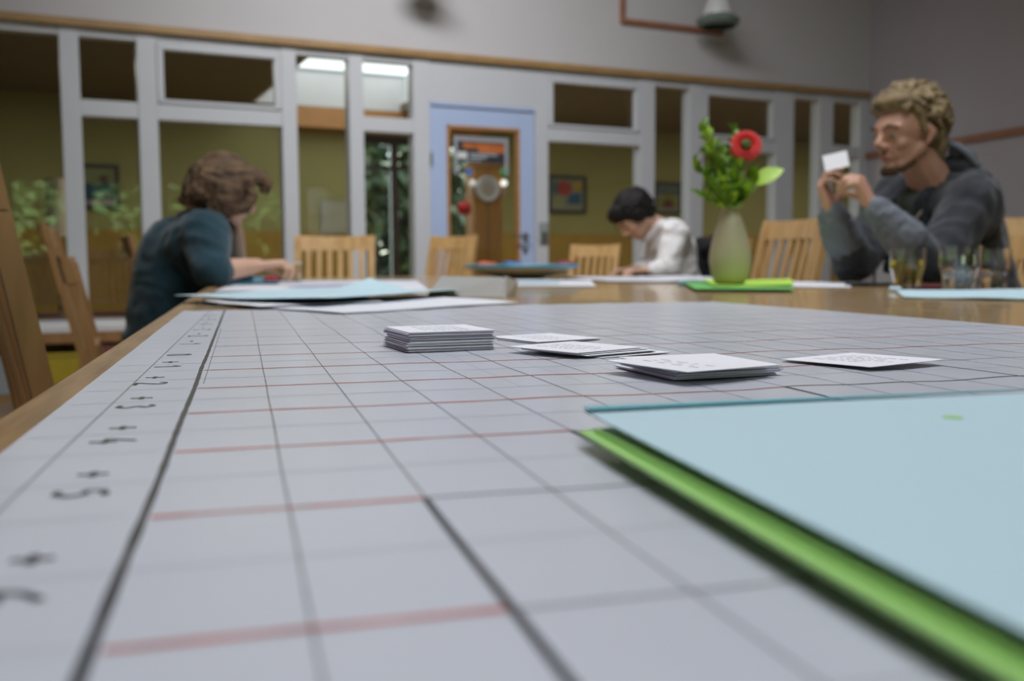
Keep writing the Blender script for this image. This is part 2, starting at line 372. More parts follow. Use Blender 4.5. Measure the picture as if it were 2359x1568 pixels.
hb = bmesh.new(); tube(hb, [(ht, .02, hz), (ht, -.045, hz), (ht - .02, -.052, hz), (ht - .12, -.052, hz)], .011)
obj('handle', hb, m_metal, dr, True)
box('handle_plate', (ht - .022, ht + .022, .008, .02, hz - .03, hz + .03), m_metal, dr, bev=.003)
lk = bmesh.new(); lathe(lk, [(0, 0), (.022, 0), (.02, .01), (0, .012)], 20); obj('lock', lk, m_metal, dr, True, Matrix.Translation((ht, .02, hz - .11)) @ Matrix.Rotation(math.pi / 2, 4, 'X'))
for z in (.35, 1.55): box('hinge', (-.672, -.655, -.008, .02, z, z + .1), m_metal, dr, bev=.002)
# switch on the post right of the door
a0, b0 = wp(1240, 512), wp(1260, 560)
sw = empty('wall_switch', RW @ Matrix.Translation((a0[0], 0, b0[1])), 'grey wall switch box on the white post right of the blue door', 'switch')
ww, wh = b0[0] - a0[0], a0[1] - b0[1]
box('plate', (0, ww, -.03, -.008, 0, wh), m_grey, sw, bev=.004); box('rocker', (.012, ww - .012, -.036, -.03, .01, wh * .48), m_metal, sw, bev=.002); box('rocker', (.012, ww - .012, -.036, -.03, wh * .52, wh - .01), m_grey, sw, bev=.002)

# notice on the door glass
nt0, nz1 = wp(1048, 312); nt1, nz0 = wp(1174, 405)
po = empty('notice', RW @ Matrix.Translation((nt0, .028, nz0)), 'framed notice with orange and dark print taped inside the door glass', 'notice')
nw, nh = nt1 - nt0, nz1 - nz0
m_print = M_('dark print', (.035, .035, .045), .5); m_por = M_('orange print', (.55, .16, .04), .5, var=.3, scale=20); m_silver = M_('silver plastic', (.36, .38, .42), .35)
for d in ((0, .03, 0, nh), (nw - .03, nw, 0, nh), (.03, nw - .03, nh - .035, nh)): box('frame', (d[0], d[1], -.008, 0, d[2], d[3]), m_silver, po, bev=.003)
box('sheet', (.03, nw - .03, -.002, 0, .32 * nh, nh - .035), m_print, po)
for z0, z1, x0, x1, mm in ((.70, .84, .16, .92, m_por), (.60, .70, .45, .92, m_por), (.52, .58, .28, .8, m_silver), (.44, .50, .3, .6, m_silver), (.36, .40, .2, .5, m_silver), (.42, .60, .06, .24, m_lampw)):
    box('print', (x0 * nw, x1 * nw, -.004, -.0025, z0 * nh, z1 * nh), mm, po)
for nm, px, c in (('blue', 1082, (.05, .2, .6)), ('green', 1160, (.06, .35, .12))):
    q = wp(px, 396); b_ = bmesh.new(); lathe(b_, [(0, 0), (.026, 0), (.024, .008), (0, .01)], 20)
    o = obj('magnet', b_, M_(nm + ' magnet', c, .4), None, True); o.matrix_world = RW @ Matrix.Translation((q[0], .014, q[1])) @ Matrix.Rotation(math.pi / 2, 4, 'X')
    tag(o, 'round %s magnet at the lower corner of the door notice' % nm, 'magnet')

# reddish frame high on the wall
fa = wp(1428, 45); fb = wp(1655, 82)
fz = (fa[1] + fb[1]) / 2
pf = empty('wall_frame', RW @ Matrix.Translation((fa[0], -.02, fz)), 'large reddish wooden frame mounted high on the white wall', 'frame')
fw = fb[0] - fa[0]
for d in ((-.015, .02, -.02, .9), (fw - .02, fw + .015, -.02, .9), (.02, fw - .02, -.02, .02), (.02, fw - .02, .86, .9)): box('frame_bar', (d[0], d[1], -.035, 0, d[2], d[3]), m_redwood, pf, bev=.003)

# ------------------------------------------------------------------ the hall beyond the glass
HD = 4.5; HC = 2.62
def hp(px, py): return wp(px, py, HD)
gl0 = hp(832, 500)[0]; gl1 = hp(1090, 500)[0]; wz = hp(1000, 535)[1]
hw = empty('wall_hall', RW, kind='structure')
box('plaster', (TS, gl0, HD, HD + .15, wz, HC + .3), m_olive, hw); box('plaster', (gl1, 9.6, HD, HD + .15, wz, HC + .3), m_olive, hw)
box('plaster', (gl0, gl1, HD, HD + .15, 2.36, HC + .3), m_olive, hw)
box('wainscot', (TS, gl0, HD - .02, HD + .15, 0, wz), m_ochre, hw); box('wainscot', (gl1, 9.6, HD - .02, HD + .15, 0, wz), m_ochre, hw)
struct('wall_hall_left', (TS - .15, TS, 0, HD + .2, 0, HC + .3), m_olive); struct('wall_hall_right', (9.6, 9.75, 0, HD + .2, 0, HC + .3), m_olive)
struct('wall_cut', (TC + .1, 9.6, -.02, .14, 0, CEIL), m_wall); struct('wall_cut_left', (TS, LFT - .16, 0, .14, 0, ZT), m_wall)
# ceiling with skylight well
s0 = gp(688, 243, HC); s1 = gp(922, 257, HC)
def tl(p): q = p - W0; return q.dot(WD), q.dot(WN)
st0, st1 = tl(s0)[0] - .05, tl(s1)[0]; sn1 = tl(s1)[1]; sn0 = .25; st0 -= .45
hc = empty('ceiling_hall', RW, kind='structure')
for d in ((TS, st0, .1, HD, HC, HC + .08), (st1, 9.6, .1, HD, HC, HC + .08), (st0, st1, .1, sn0, HC, HC + .08), (st0, st1, sn1, HD, HC, HC + .08)): box('ceiling_panel', d, m_darkceil, hc)
sk = empty('window_11', RW, kind='structure'); wh_ = .42; fl_ = .16
b_ = bmesh.new()
lo = [(st0, sn0), (st1, sn0), (st1, sn1), (st0, sn1)]; hi = [(st0 + fl_, sn0 + .05), (st1 + .05, sn0 + .05), (st1 + .05, sn1 - .02), (st0 + fl_, sn1 - .02)]
for i in range(4):
    j = (i + 1) % 4; b_ = bmesh.new()
    cx, cy_ = (st0 + st1) / 2, (sn0 + sn1) / 2
    def out(p, k=.03): return (p[0] + (k if p[0] > cx else -k), p[1] + (k if p[1] > cy_ else -k))
    hexa(b_, [(*lo[i], HC), (*lo[j], HC), (*out(lo[j]), HC), (*out(lo[i]), HC), (*hi[i], HC + wh_), (*hi[j], HC + wh_), (*out(hi[j]), HC + wh_), (*out(hi[i]), HC + wh_)])
    obj('well_side', b_, m_white, sk)
m_sky = M_('daylit skylight pane', (.8, .85, .9), .4, emit=((.86, .92, 1), 1.35))
box('pane', (st0 - .05, st1 + .1, sn0 - .05, sn1 + .05, HC + wh_, HC + wh_ + .02), m_sky, sk)
for k in (1,): box('glazing_bar', (st0, st1 + .05, sn1 - .03, sn1 - .0, HC + wh_ - .03, HC + wh_), m_grey, sk)
struct('trim_6', (hp(672, 300)[0], hp(1095, 300)[0], HD - .25, HD - .02, hp(800, 303)[1], HC), m_orange)
# glazed garden door at the hall's end
gd = empty('door_2', RW, kind='structure')
gx = [gl0, gl0 + (gl1 - gl0) * .30, gl0 + (gl1 - gl0) * .62, gl1]
for k in range(3):
    a, b = gx[k], gx[k + 1]
    for d in ((a, a + .05, .02, 2.36), (b - .05, b, .02, 2.36), (a + .05, b - .05, 2.26, 2.36), (a + .05, b - .05, .02, .14), (a + .05, b - .05, 1.95, 2.0)): box('frame', (d[0], d[1], HD + .02, HD + .08, d[2], d[3]), m_darkfr, gd)
    box('pane', (a + .05, b - .05, HD + .045, HD + .051, .14, 2.26), m_pane, gd)
# pillar with a round dial and two wall lamps
pc = 2.2
pl0 = wp(1092, 500, pc); pl1 = wp(1158, 500, pc); ptop = wp(1125, 384, pc)[1]
ppt = (pl0[0] + pl1[0]) / 2; pwd = pl1[0] - pl0[0]
pp = empty('wooden_column', RW @ Matrix.Translation((ppt, pc, 0)), 'orange pine column cabinet standing in the hall behind the door glass', 'column')
box('shaft', (-pwd / 2, pwd / 2, 0, .22, .05, ptop), m_pillar, pp, bev=.006); box('plinth', (-pwd / 2 - .01, pwd / 2 + .01, -.01, .23, 0, .05), m_darkfr, pp)
box('top_cap', (-pwd / 2 - .012, pwd / 2 + .012, -.012, .232, ptop, ptop + .03), m_pillar, pp, bev=.004); box('centre_seam', (-.004, .0, -.004, 0, .1, ptop - .02), m_darkfr, pp)
dz = wp(1122, 435, pc)
ck = empty('wall_clock', RW @ Matrix.Translation((dz[0], pc - .002, dz[1])) @ Matrix.Rotation(math.pi / 2, 4, 'X'), 'round white dial on the front of the pine column', 'clock')
rr = (wp(1148, 435, pc)[0] - dz[0])
b_ = bmesh.new(); lathe(b_, [(0, .02), (rr * .85, .02), (rr * .9, .035), (rr, .03), (rr * 1.02, .0), (0, 0)], 40); obj('rim', b_, m_lampw, ck, True)
b_ = bmesh.new(); lathe(b_, [(0, .024), (rr * .55, .023), (rr * .56, .021), (0, .021)], 32); obj('dial', b_, m_shade, ck, True)
for sx, px in ((-1, 1086), (1, 1158)):
    q = wp(px, 422, pc)
    lm = empty('wall_lamp', RW @ Matrix.Translation((q[0], pc - .03, q[1])), 'small white globe lamp at the %s edge of the pine column' % ('left' if sx < 0 else 'right'), 'lamp')
    b_ = bmesh.new(); ell(b_, (0, 0, 0), .033, sub=3); obj('globe', b_, M_('lit globe', (.9, .9, .9), .3, emit=((1, 1, 1), .9 if sx > 0 else .3)), lm, True)
    b_ = bmesh.new(); tube(b_, [(0, 0, -.03), (0, .005, -.10), (0, .03, -.13)], .014, 12); obj('arm', b_, M_('peach plastic', (.55, .42, .36), .5), lm, True)
# pictures on the hall wall
def picture(x0, y0, x1, y1, lab, prints, off=HD - .03):
    a = wp(x0, y0, off); b = wp(x1, y1, off); w, h = b[0] - a[0], a[1] - b[1]
    e = empty('picture', RW @ Matrix.Translation((a[0], off, b[1])), lab, 'picture')
    m1 = M_('mount', (.22, .23, .16), .8)
    for d in ((0, .04, 0, h), (w - .04, w, 0, h), (.04, w - .04, 0, .04), (.04, w - .04, h - .04, h)): box('frame', (d[0], d[1], -.02, .03, d[2], d[3]), m_darkfr, e)
    box('mount', (.03, w - .03, 0, .02, .03, h - .03), m1, e)
    for pts, c in prints:
        b_ = bmesh.new(); lo = [b_.verts.new((p[0] * w, -.004, p[1] * h)) for p in pts]; hi_ = [b_.verts.new((p[0] * w, -.0005, p[1] * h)) for p in pts]
        b_.faces.new(lo); b_.faces.new(hi_[::-1])
        for i in range(len(pts)): j = (i + 1) % len(pts); b_.faces.new((lo[i], lo[j], hi_[j], hi_[i]))
        obj('colour_patch', b_, M_('painted', c, .7, var=.15, scale=10), e)
    return e
def disc(cx, cy, r, n=14, sy=1): return [(cx + r * math.cos(k * math.tau / n), cy + r * sy * math.sin(k * math.tau / n)) for k in range(n)]
picture(178, 376, 277, 482, 'dark framed landscape picture with blue hills on the hall wall', [
    ([(.1, .55), (.9, .55), (.9, .9), (.1, .9)], (.22, .24, .10)), ([(.1, .2), (.88, .2), (.86, .4), (.72, .6), (.5, .55), (.3, .58), (.1, .56)], (.02, .06, .11)),
    ([(.2, .1), (.9, .1), (.82, .3), (.6, .38), (.35, .22)], (.50, .36, .38)), (disc(.62, .66, .12, sy=.9), (.12, .05, .05))])
picture(1262, 403, 1350, 492, 'framed abstract picture with red and blue shapes on the hall wall', [
    (disc(.42, .66, .2), (.35, .05, .05)), ([(.5, .25), (.85, .25), (.85, .55), (.55, .5)], (.02, .09, .18)), ([(.7, .6), (.86, .6), (.84, .85), (.68, .82)], (.42, .26, .01)),
    ([(.12, .5), (.28, .52), (.26, .84), (.12, .82)], (.04, .13, .17)), ([(.14, .14), (.4, .16), (.38, .46), (.14, .42)], (.26, .27, .13))])
picture(1507, 418, 1570, 494, 'small framed rainbow picture on the hall wall behind the second post', [
    ([(.1, .6), (.9, .6), (.9, .9), (.1, .9)], (.10, .13, .12)), (disc(.5, .2, .38, sy=1.3)[0:8], (.20, .19, .04)), (disc(.5, .2, .22, sy=1.3)[0:8], (.22, .05, .07))])
q = wp(741, 465, HD - .03); q1 = wp(800, 536, HD - .03)
e = empty('notice_board', RW @ Matrix.Translation((q[0], HD - .035, q1[1])), 'plain pale square board on the yellow hall wall', 'board')
box('panel', (0, q1[0] - q[0], 0, .01, 0, q[1] - q1[1]), M_('pale board', (.36, .36, .27), .7), e); box('edge', (-.008, q1[0] - q[0] + .008, .004, .014, -.008, q[1] - q1[1] + .008), m_grey, e)
# floor lamp in the hall
q = wp(126, 412, 1.7); fl_l = empty('floor_lamp', RW @ Matrix.Translation((q[0], 1.7, 0)), 'tall floor lamp with a cylindrical paper shade in the hall', 'lamp')
zl0 = wp(126, 545, 1.7)[1]; rs = (wp(152, 450, 1.7)[0] - wp(104, 450, 1.7)[0]) / 2
b_ = bmesh.new(); lathe(b_, [(rs, zl0), (rs, q[1]), (rs - .006, q[1]), (rs - .006, zl0), (rs, zl0)], 40); obj('lamp_shade', b_, m_shade, fl_l, True)
b_ = bmesh.new(); tube(b_, [(0, 0, .02), (0, 0, q[1] - .02)], .012); obj('pole', b_, m_darkfr, fl_l, True)
b_ = bmesh.new(); lathe(b_, [(0, 0), (.14, 0), (.14, .015), (.02, .03), (0, .03)], 32); obj('base', b_, m_darkfr, fl_l, True)
b_ = bmesh.new(); tube(b_, [(-rs, 0, q[1] - .05), (rs, 0, q[1] - .05)], .004, 6); tube(b_, [(0, -rs, q[1] - .05), (0, rs, q[1] - .05)], .004, 6); obj('shade_ring', b_, m_metal, fl_l)
# red flower in a pot in the hall
q = wp(1070, 480, 1.2); fp = empty('potted_flower', RW @ Matrix.Translation((q[0], 1.2, 0)), 'potted plant with one red bloom seen through the door glass', 'plant')
b_ = bmesh.new(); lathe(b_, [(0, 0), (.10, 0), (.14, .55), (.15, .6), (.135, .6), (0, .55)], 28); obj('pot', b_, m_bowlg, fp, True)
b_ = bmesh.new(); ell(b_, (0, 0, q[1]), (.062, .062, .062)); fuse('bloom', b_, m_redfl, fp, .008, 2, (.008, 30, 3))
b_ = bmesh.new(); tube(b_, [(.02, 0, .5), (.01, .01, q[1] - .1), (0, 0, q[1] - .04)], .006, 8); obj('stem', b_, m_leaf, fp)
def leafmesh(w=.5, mat=m_leaf):
    b = bmesh.new(); n = 6; L = []; R = []; Mi = []
    for i in range(n + 1):
        t = i / n; ww_ = w * math.sin(math.pi * t) ** .8 * .5 + .001; zc = -.25 * t * t
        L.append(b.verts.new((-ww_, t, zc + ww_ * .3))); Mi.append(b.verts.new((0, t, zc))); R.append(b.verts.new((ww_, t, zc + ww_ * .3)))
    for i in range(n): b.faces.new((L[i], Mi[i], Mi[i + 1], L[i + 1])); b.faces.new((Mi[i], R[i], R[i + 1], Mi[i + 1]))
    me = mesh_of(b, True); me.materials.append(mat); return me
LEAF = leafmesh(.5, m_leaf); LEAFL = leafmesh(.62, m_leafl)
def orient(d, up=Vector((0, 0, 1)), roll=0):
    d = Vector(d).normalized(); x = d.cross(up)
    if x.length < 1e-3: x = Vector((1, 0, 0))
    x.normalize(); z = x.cross(d); return Matrix((x, d, z)).transposed().to_4x4() @ Matrix.Rotation(roll, 4, 'Y')
def leaf(parent, p, d, s, me=None, roll=0): return link('leaf', me or LEAF, None, parent, Matrix.Translation(p) @ orient(d, roll=roll) @ Matrix.Scale(s, 4))
for k in range(12):
    a = random.random() * math.tau; leaf(fp, Vector((.01, .01, .62 + .035 * k)), (math.cos(a), math.sin(a), .8), .13 + .05 * random.random(), LEAFL if k % 3 == 0 else LEAF)

# ------------------------------------------------------------------ garden behind the rear windows and beyond the hall door
def shrub(name, c, r, n, lab, grp, sz, fm=None):
    root = empty(name, Vector((c.x, c.y, 0)), lab, 'tree', grp)
    b = bmesh.new(); tube(b, [(0, 0, 0), (.1, 0, c.z * .5), (0, 0, c.z)], [.12, .09, .05], 8); obj('trunk', b, m_bark, root)
    b = bmesh.new(); rnd = random.Random(int(c.x * 100))
    for k in range(n):
        v = Vector((rnd.gauss(0, 1), rnd.gauss(0, 1), rnd.gauss(0, 1))).normalized() * (rnd.random() ** .35)
        p = Vector((v.x * r[0], v.y * r[1], c.z + v.z * r[2])); s = sz * (.6 + .8 * rnd.random())
        M = Matrix.Translation(p) @ Matrix.Rotation(rnd.random() * 6.28, 4, Vector((rnd.random() - .5, rnd.random() - .5, rnd.random() - .5)).normalized()) @ Matrix.Scale(s, 4)
        vs = [b.verts.new(M @ Vector(q)) for q in ((-.3, 0, 0), (0, -.7, .1), (.3, 0, 0), (0, .7, .1))]; b.faces.new(vs)
    tag(obj('foliage', b, fm or m_foliage, root), kind='stuff'); return root
GR = REAR - 6
gt = ['broad leafy garden tree behind the rear windows', 'round bushy garden tree behind the rear windows', 'low spreading garden shrub behind the rear windows']
for k, t in enumerate((-5.3, -2.1, 1.2, 4.5, 7.8, 11.1, -8.5)):
    p = wpos(t, GR - (k % 3) * .4, 0); shrub('garden_tree', Vector((p.x, p.y, 2.3)), (1.36, 1.1, 1.9), 2300, gt[k % 3] + ', %s in the row' % ['second', 'third', 'fourth', 'fifth', 'sixth', 'last', 'first'][k], 'trees behind the rear windows', .42)
for k, t in enumerate((-6.8, -3.4, 0, 3.4, 6.8)):
    p = wpos(t, GR - 3.6, 0); shrub('garden_tree', Vector((p.x, p.y, 3.0)), (1.5, 1.0, 2.6), 1500, 'tall hedge tree in the second row behind the rear windows, ' + ['first', 'second', 'third', 'fourth', 'last'][k], 'hedge trees behind the rear windows', .5)
for k, (px, d) in enumerate(((790, 7.4), (890, 9.4), (985, 7.2), (1065, 11.6))):
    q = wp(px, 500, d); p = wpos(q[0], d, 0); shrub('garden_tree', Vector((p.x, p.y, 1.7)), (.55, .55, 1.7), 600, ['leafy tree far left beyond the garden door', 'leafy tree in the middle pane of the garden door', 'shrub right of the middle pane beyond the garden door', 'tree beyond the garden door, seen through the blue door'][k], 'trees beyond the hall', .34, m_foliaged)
o = tag(box('ground_lawn', (-26, 26, -34, 24, -.3, -.13), m_grass), kind='structure')
o.matrix_world = RW
o = tag(box('roof_hall', (TS - .2, 9.8, .15, HD + .5, HC + wh_ + .05, HC + wh_ + .15), m_seam), kind='structure'); o.matrix_world = RW
# ------------------------------------------------------------------ the long table
TN0, TN1, TU0, TU1 = -.108, 1.785, -1.6, 5.2
tb = empty('conference_table', RT, 'very long oak meeting table with a glossy board top', 'table')
NB = 15; bw = (TN1 - TN0 - .06) / NB
for i in range(NB):
    a = TN0 + .03 + i * bw
    box('board', (a + .0004, a + bw - .0004, TU0, TU1, TZ - .032, TZ), m_table, tb, bev=.0008)
box('edge_strip', (TN0, TN0 + .0296, TU0, TU1, TZ - .045, TZ), m_tedge, tb, bev=.003); box('edge_strip', (TN1 - .0296, TN1, TU0, TU1, TZ - .045, TZ), m_tedge, tb, bev=.003)
for d in ((TN0 + .06, TN0 + .085, TU0 + .1, TU1 - .1), (TN1 - .085, TN1 - .06, TU0 + .1, TU1 - .1), (TN0 + .085, TN1 - .085, TU0 + .1, TU0 + .125), (TN0 + .085, TN1 - .085, TU1 - .125, TU1 - .1)):
    box('apron', (*d, TZ - .12, TZ - .0325), m_tedge, tb)
for n_ in (TN0 + .09, TN1 - .16):
    for u_ in (TU0 + .13, 1.75, TU1 - .2): box('leg', (n_, n_ + .07, u_, u_ + .07, 0, TZ - .033), m_tedge, tb, bev=.004)

# ------------------------------------------------------------------ the big chart
CN0, CN1, CU0, CU1 = -.0850, .757, -.30, 1.475
def bump(n, u):
    k = .14 + 1.15 * min(1, max(0, (n - .02) / .25)); k *= min(1, max(0, (CN1 - n) / .03)) * min(1, max(0, (n - CN0) / .03))
    v = math.sin(n * 95 + 2.2 * math.sin(u * 7)) * .55 + math.sin(n * 41 - u * 23) * .6 + math.sin(u * 60 + n * 12 + 1.5 * math.sin(n * 30)) * .35
    v += noise.noise(Vector((n * 9, u * 5, 1.7))) * 1.2
    return .00034 * k * v
def cz(n, u): return TZ + .0014 + bump(n, u)
def arange(a, b, s): k = max(1, int(round((b - a) / s))); return [a + (b - a) * i / k for i in range(k + 1)]
ch = empty('wall_chart', RT, 'large white hand ruled chart with numbered left margin lying on the table', 'chart')
ns = arange(CN0, CN1, .007); us = arange(CU0, CU1, .0085)
b_ = bmesh.new(); g = [[b_.verts.new((n, u, cz(n, u))) for u in us] for n in ns]
for i in range(len(ns) - 1):
    for j in range(len(us) - 1): b_.faces.new((g[i][j], g[i + 1][j], g[i + 1][j + 1], g[i][j + 1]))
edge = [g[i][0] for i in range(len(ns))] + g[-1][1:] + [g[i][-1] for i in range(len(ns) - 2, -1, -1)] + g[0][-2:0:-1]
low = [b_.verts.new((v.co.x, v.co.y, TZ + .0002)) for v in edge]
for i in range(len(edge)): j = (i + 1) % len(edge); b_.faces.new((edge[i], edge[j], low[j], low[i]))
obj('sheet', b_, m_chart, ch, True)
def stroke(name, pts, w, mat, dz=.00012, step=.006, wob=0, wv=0):
    """pen stroke lying on the paper; pts in (n, u)"""
    P = []
    for (a, b) in zip(pts, pts[1:]):
        L = math.hypot(b[0] - a[0], b[1] - a[1]); k = max(1, int(L / step))
        P += [(a[0] + (b[0] - a[0]) * i / k, a[1] + (b[1] - a[1]) * i / k) for i in range(k)]
    P.append(pts[-1]); bm = bmesh.new(); prev = None
    sd = random.random() * 50
    for i, p in enumerate(P):
        q0, q1 = P[max(i - 1, 0)], P[min(i + 1, len(P) - 1)]; dx, dy = q1[0] - q0[0], q1[1] - q0[1]; L = math.hypot(dx, dy) or 1; nx, ny = -dy / L, dx / L
        o = wob * noise.noise(Vector((i * step * 9, sd, 0))); ww = w * (1 + wv * noise.noise(Vector((i * step * 60, sd, 5)))) / 2
        x, y = p[0] + nx * o, p[1] + ny * o; row = []
        for s_ in (-1, 1):
            X, Y = x + nx * ww * s_, y + ny * ww * s_; row.append(bm.verts.new((X, Y, cz(X, Y) + dz)))
        if prev: bm.faces.new((prev[0], prev[1], row[1], row[0]))
        prev = row
    return obj(name, bm, mat, ch)
X0, CX, Y0, CY = -.0272, .03779, .1753, .09262
NR = 14
def ru(j): return Y0 + j * CY
lastcol = int((CN1 - X0) / CX)
stroke('margin_line', [(X0, CU0 + .01), (X0, CU1 - .003)], .0024, m_marker, .0002, wv=.3, wob=.0004)
stroke('margin_line', [(X0 + .0042, ru(4.2)), (X0 + .0036, ru(9.5))], .0005, m_pencil, .0002)
stroke('margin_line', [(-.0665, CU0 + .01), (-.0655, .3), (-.0475, CU1 - .003)], .0006, m_pencil, .0002)
for i in range(1, lastcol + 1):
    stroke('column_line', [(X0 + i * CX, CU0 + .01), (X0 + i * CX, CU1 - .003)], .00075 if i % 5 else .001, m_pencil, .0001, wob=.0016 if i > 2 else .0004)
rend = {0: 2, 1: 2, 2: 4, 3: 8, 4: 12}
for j in range(-4, NR):
    e = rend.get(j, lastcol if j > 4 else 2)
    for k in range(-1, 2, 2): pass
    if e > 0: stroke('red_line', [(X0 + .002, ru(j)), (X0 + e * CX, ru(j))], .0024 if j < 8 else .0017, m_redl, .00016, wob=.0014, wv=.5)
    stroke('row_line', [(X0 + e * CX, ru(j)), (CN1 - .004, ru(j))], .0011, m_pencil if j != 1 else m_marker, .00014, wob=.001)
for j in range(-3, NR): stroke('faint_line', [(CN0 + .003, ru(j + .5)), (CN1 - .004, ru(j + .5))], .0012, m_faint, .00008, wob=.001)
for j in range(-3, NR): stroke('faint_line', [(CN0 + .003, ru(j) + .004), (X0 - .003, ru(j) + .004)], .0009, m_faint, .00008)
for i in range(4, lastcol): stroke('faint_line', [(X0 + (i + .5) * CX, ru(3.5)), (X0 + (i + .5) * CX, CU1 - .003)], .0006, m_faint, .00006, wob=.002)
for (a, b) in ((2, (0, 1)), (4, (1, 2)), (2, (-3, 0))): stroke('outline', [(X0 + a * CX, ru(b[0])), (X0 + a * CX, ru(b[1]))], .0022, m_marker, .0002, wob=.0006)
stroke('outline', [(X0 + 8 * CX, ru(3)), (X0 + 8 * CX, ru(2.4))], .002, m_marker, .0002, wob=.001)
stroke('outline', [(X0 + 8 * CX, ru(3)), (X0 + 12.9 * CX, ru(3))], .0014, m_marker, .0002, wob=.001)
stroke('outline', [(X0 + 12 * CX, ru(3)), (X0 + 12 * CX, ru(4))], .001, m_marker, .0002)
GL = {'0': [[(.3, 1), (.08, .75), (.04, .4), (.2, .03), (.4, .03), (.56, .3), (.56, .7), (.4, .97), (.3, 1)]], '1': [[(.05, .72), (.32, 1), (.32, 0)]],
      '2': [[(.04, .8), (.15, 1), (.42, .98), (.52, .75), (.3, .4), (.03, .03), (.3, .06), (.6, .02)]], '3': [[(.05, .9), (.3, 1), (.5, .8), (.25, .55), (.52, .3), (.35, .02), (.04, .1)]],
      '4': [[(.4, 1), (.04, .35), (.6, .33)], [(.42, .6), (.40, 0)]], '5': [[(.56, 1), (.14, .96), (.1, .6), (.4, .6), (.54, .32), (.35, .04), (.04, .08)]],
      '6': [[(.5, 1), (.15, .7), (.05, .3), (.25, 0), (.52, .15), (.45, .42), (.1, .35)]], '7': [[(.04, 1), (.58, 1), (.25, 0)], [(.15, .5), (.5, .5)]], '-': [[(.08, .5), (.5, .5)]], '+': [[(.05, .5), (.55, .5)], [(.3, .82), (.3, .18)]]}
def num(txt, u, hgt=.0165, nc=-.0475):
    pos = 0
    for c in txt:
        for st in GL[c]:
            pts = [(nc + (y - .5) * hgt, u - (pos + x) * hgt * 1.05) for x, y in st]
            stroke('numeral', pts, .0024, m_marker, .00022, step=.002)
        pos += 1.75
for j in range(-1, 13):
    v = 6 - j; num(('+%d' % v) if v > 0 else ('0' if v == 0 else '-%d' % -v), ru(j + .5) + (.0195 if v else -.018), .0145 if j < 2 else .0165, nc=-.0478 - .0014 * min(3, max(0, j - 1)) + .0024 * min(4, max(0, j - 4)))

# ------------------------------------------------------------------ cards
CW, CD = .068, .074
def rounded(w, d, h):
    return bx(bmesh.new(), 0, w, 0, d, 0, h)
CTH = .00038
me_card = mesh_of(rounded(CW, CD, CTH)); me_card.materials.append(m_card)
me_cards = [me_card]
for c in ((.62, .56, .70), (.46, .41, .53), (.78, .74, .85)):
    k = me_card.copy(); k.materials.clear(); k.materials.append(M_('card stock tone', c, .55, var=.03, scale=30)); me_cards.append(k)
def words(seed, rows, x0=.012, y0=.018, wmax=.05, gap=False):
    """small illegible print: short wavy marks grouped as words"""
    r = random.Random(seed); bm = bmesh.new(); z = .00002
    for k in range(rows):
        y = y0 + k * .0062; x = x0 + (.004 * r.random() if k else 0); end = x0 + wmax * (.75 + .25 * r.random())
        while x < end:
            n_ = r.randint(2, 7)
            for q in range(n_):
                h = .0017 if r.random() < .7 else .0026; w = .0011
                v = [bm.verts.new((q_[1], CD - q_[0], z)) for q_ in ((x, y), (x + w * .75, y), (x + w * .75, y + h), (x, y + h))]
                bm.faces.new(v)
                x += w * 1.25
            x += .0022 if not gap else .0055
    return bm
def cardm(fl, fr, z, extra=0, dx=0, dy=0, tilt=(0, 0)):
    p = gp(*fl, z); q = gp(*fr, z); a = math.atan2(q.y - p.y, q.x - p.x)
    return Matrix.Translation((p.x, p.y, z)) @ Matrix.Rotation(a + extra, 4, 'Z') @ Matrix.Rotation(tilt[0], 4, 'X') @ Matrix.Rotation(tilt[1], 4, 'Y') @ Matrix.Translation((dx, dy, 0))
def stack(fl, fr, n, lab, toplab, grp, pitch, jit, layout=None, textseed=1, rows=5, topm=None, gap=False, yaw=0, z0=None, own={}):
    r = random.Random(textseed); z = (TZ + .0021) if z0 is None else z0
    for k in range(n):
        top = k == n - 1
        ex, dx, dy = (r.gauss(0, .5) * .02 * jit, r.gauss(0, 1) * .0008 * jit, r.gauss(0, 1) * .0008 * jit)
        if layout and layout(k): a = layout(k); ex += a[0]; dx += a[1]; dy += a[2]
        zz = z + k * pitch
        M = cardm(fl, fr, TZ + .002, ex + yaw, dx, dy); M.translation.z = zz
        me = me_card if (top or r.random() < .35) else me_cards[r.randint(0, 3)]
        o = link('index_card', me, None, None); o.matrix_world = topm(M) if (top and topm) else M
        tag(o, toplab if top else own.get(k, lab), 'card', grp)
        if top: obj('printed_text', words(textseed, rows, gap=gap), m_inkt, o, M=Matrix.Translation((0, 0, CTH)))
stack((938, 811), (1148, 803), 34, 'white index card inside the tall neat card stack', 'printed top card of the tall neat stack on the chart', 'cards in the tall stack', .00043, 1.0,
      lambda k: (0, (.0018 if 15 < k < 23 else 0) + (.001 if k > 26 else 0), (0 if k > 8 else -.001)), 3, 6, own={0: 'bottom card of the tall neat stack, lying on the chart', 32: 'card right below the printed top card of the tall neat stack'})
stack((1238, 792), (1400, 781), 2, 'lower card peeking out under the rearmost loose card', 'printed upper card of the rearmost loose pair', 'rear loose cards', .0012, 1.5, lambda k: (0, -.001 if k else .001, .002 * k), 5, 5)
stack((1378, 826), (1545, 812), 5, 'white card fanned out in the low middle pile', 'printed top card of the low middle pile', 'cards in the low middle pile', .0009, 1.6, lambda k: (.02 * k - .02, -.011 * (k / 4), .003 * k), 8, 5, own={0: 'lowest card of the low middle pile, lying on the chart', 1: 'second card from the bottom of the low middle pile', 2: 'middle card of the fanned low middle pile', 3: 'card right below the top of the low middle pile'})
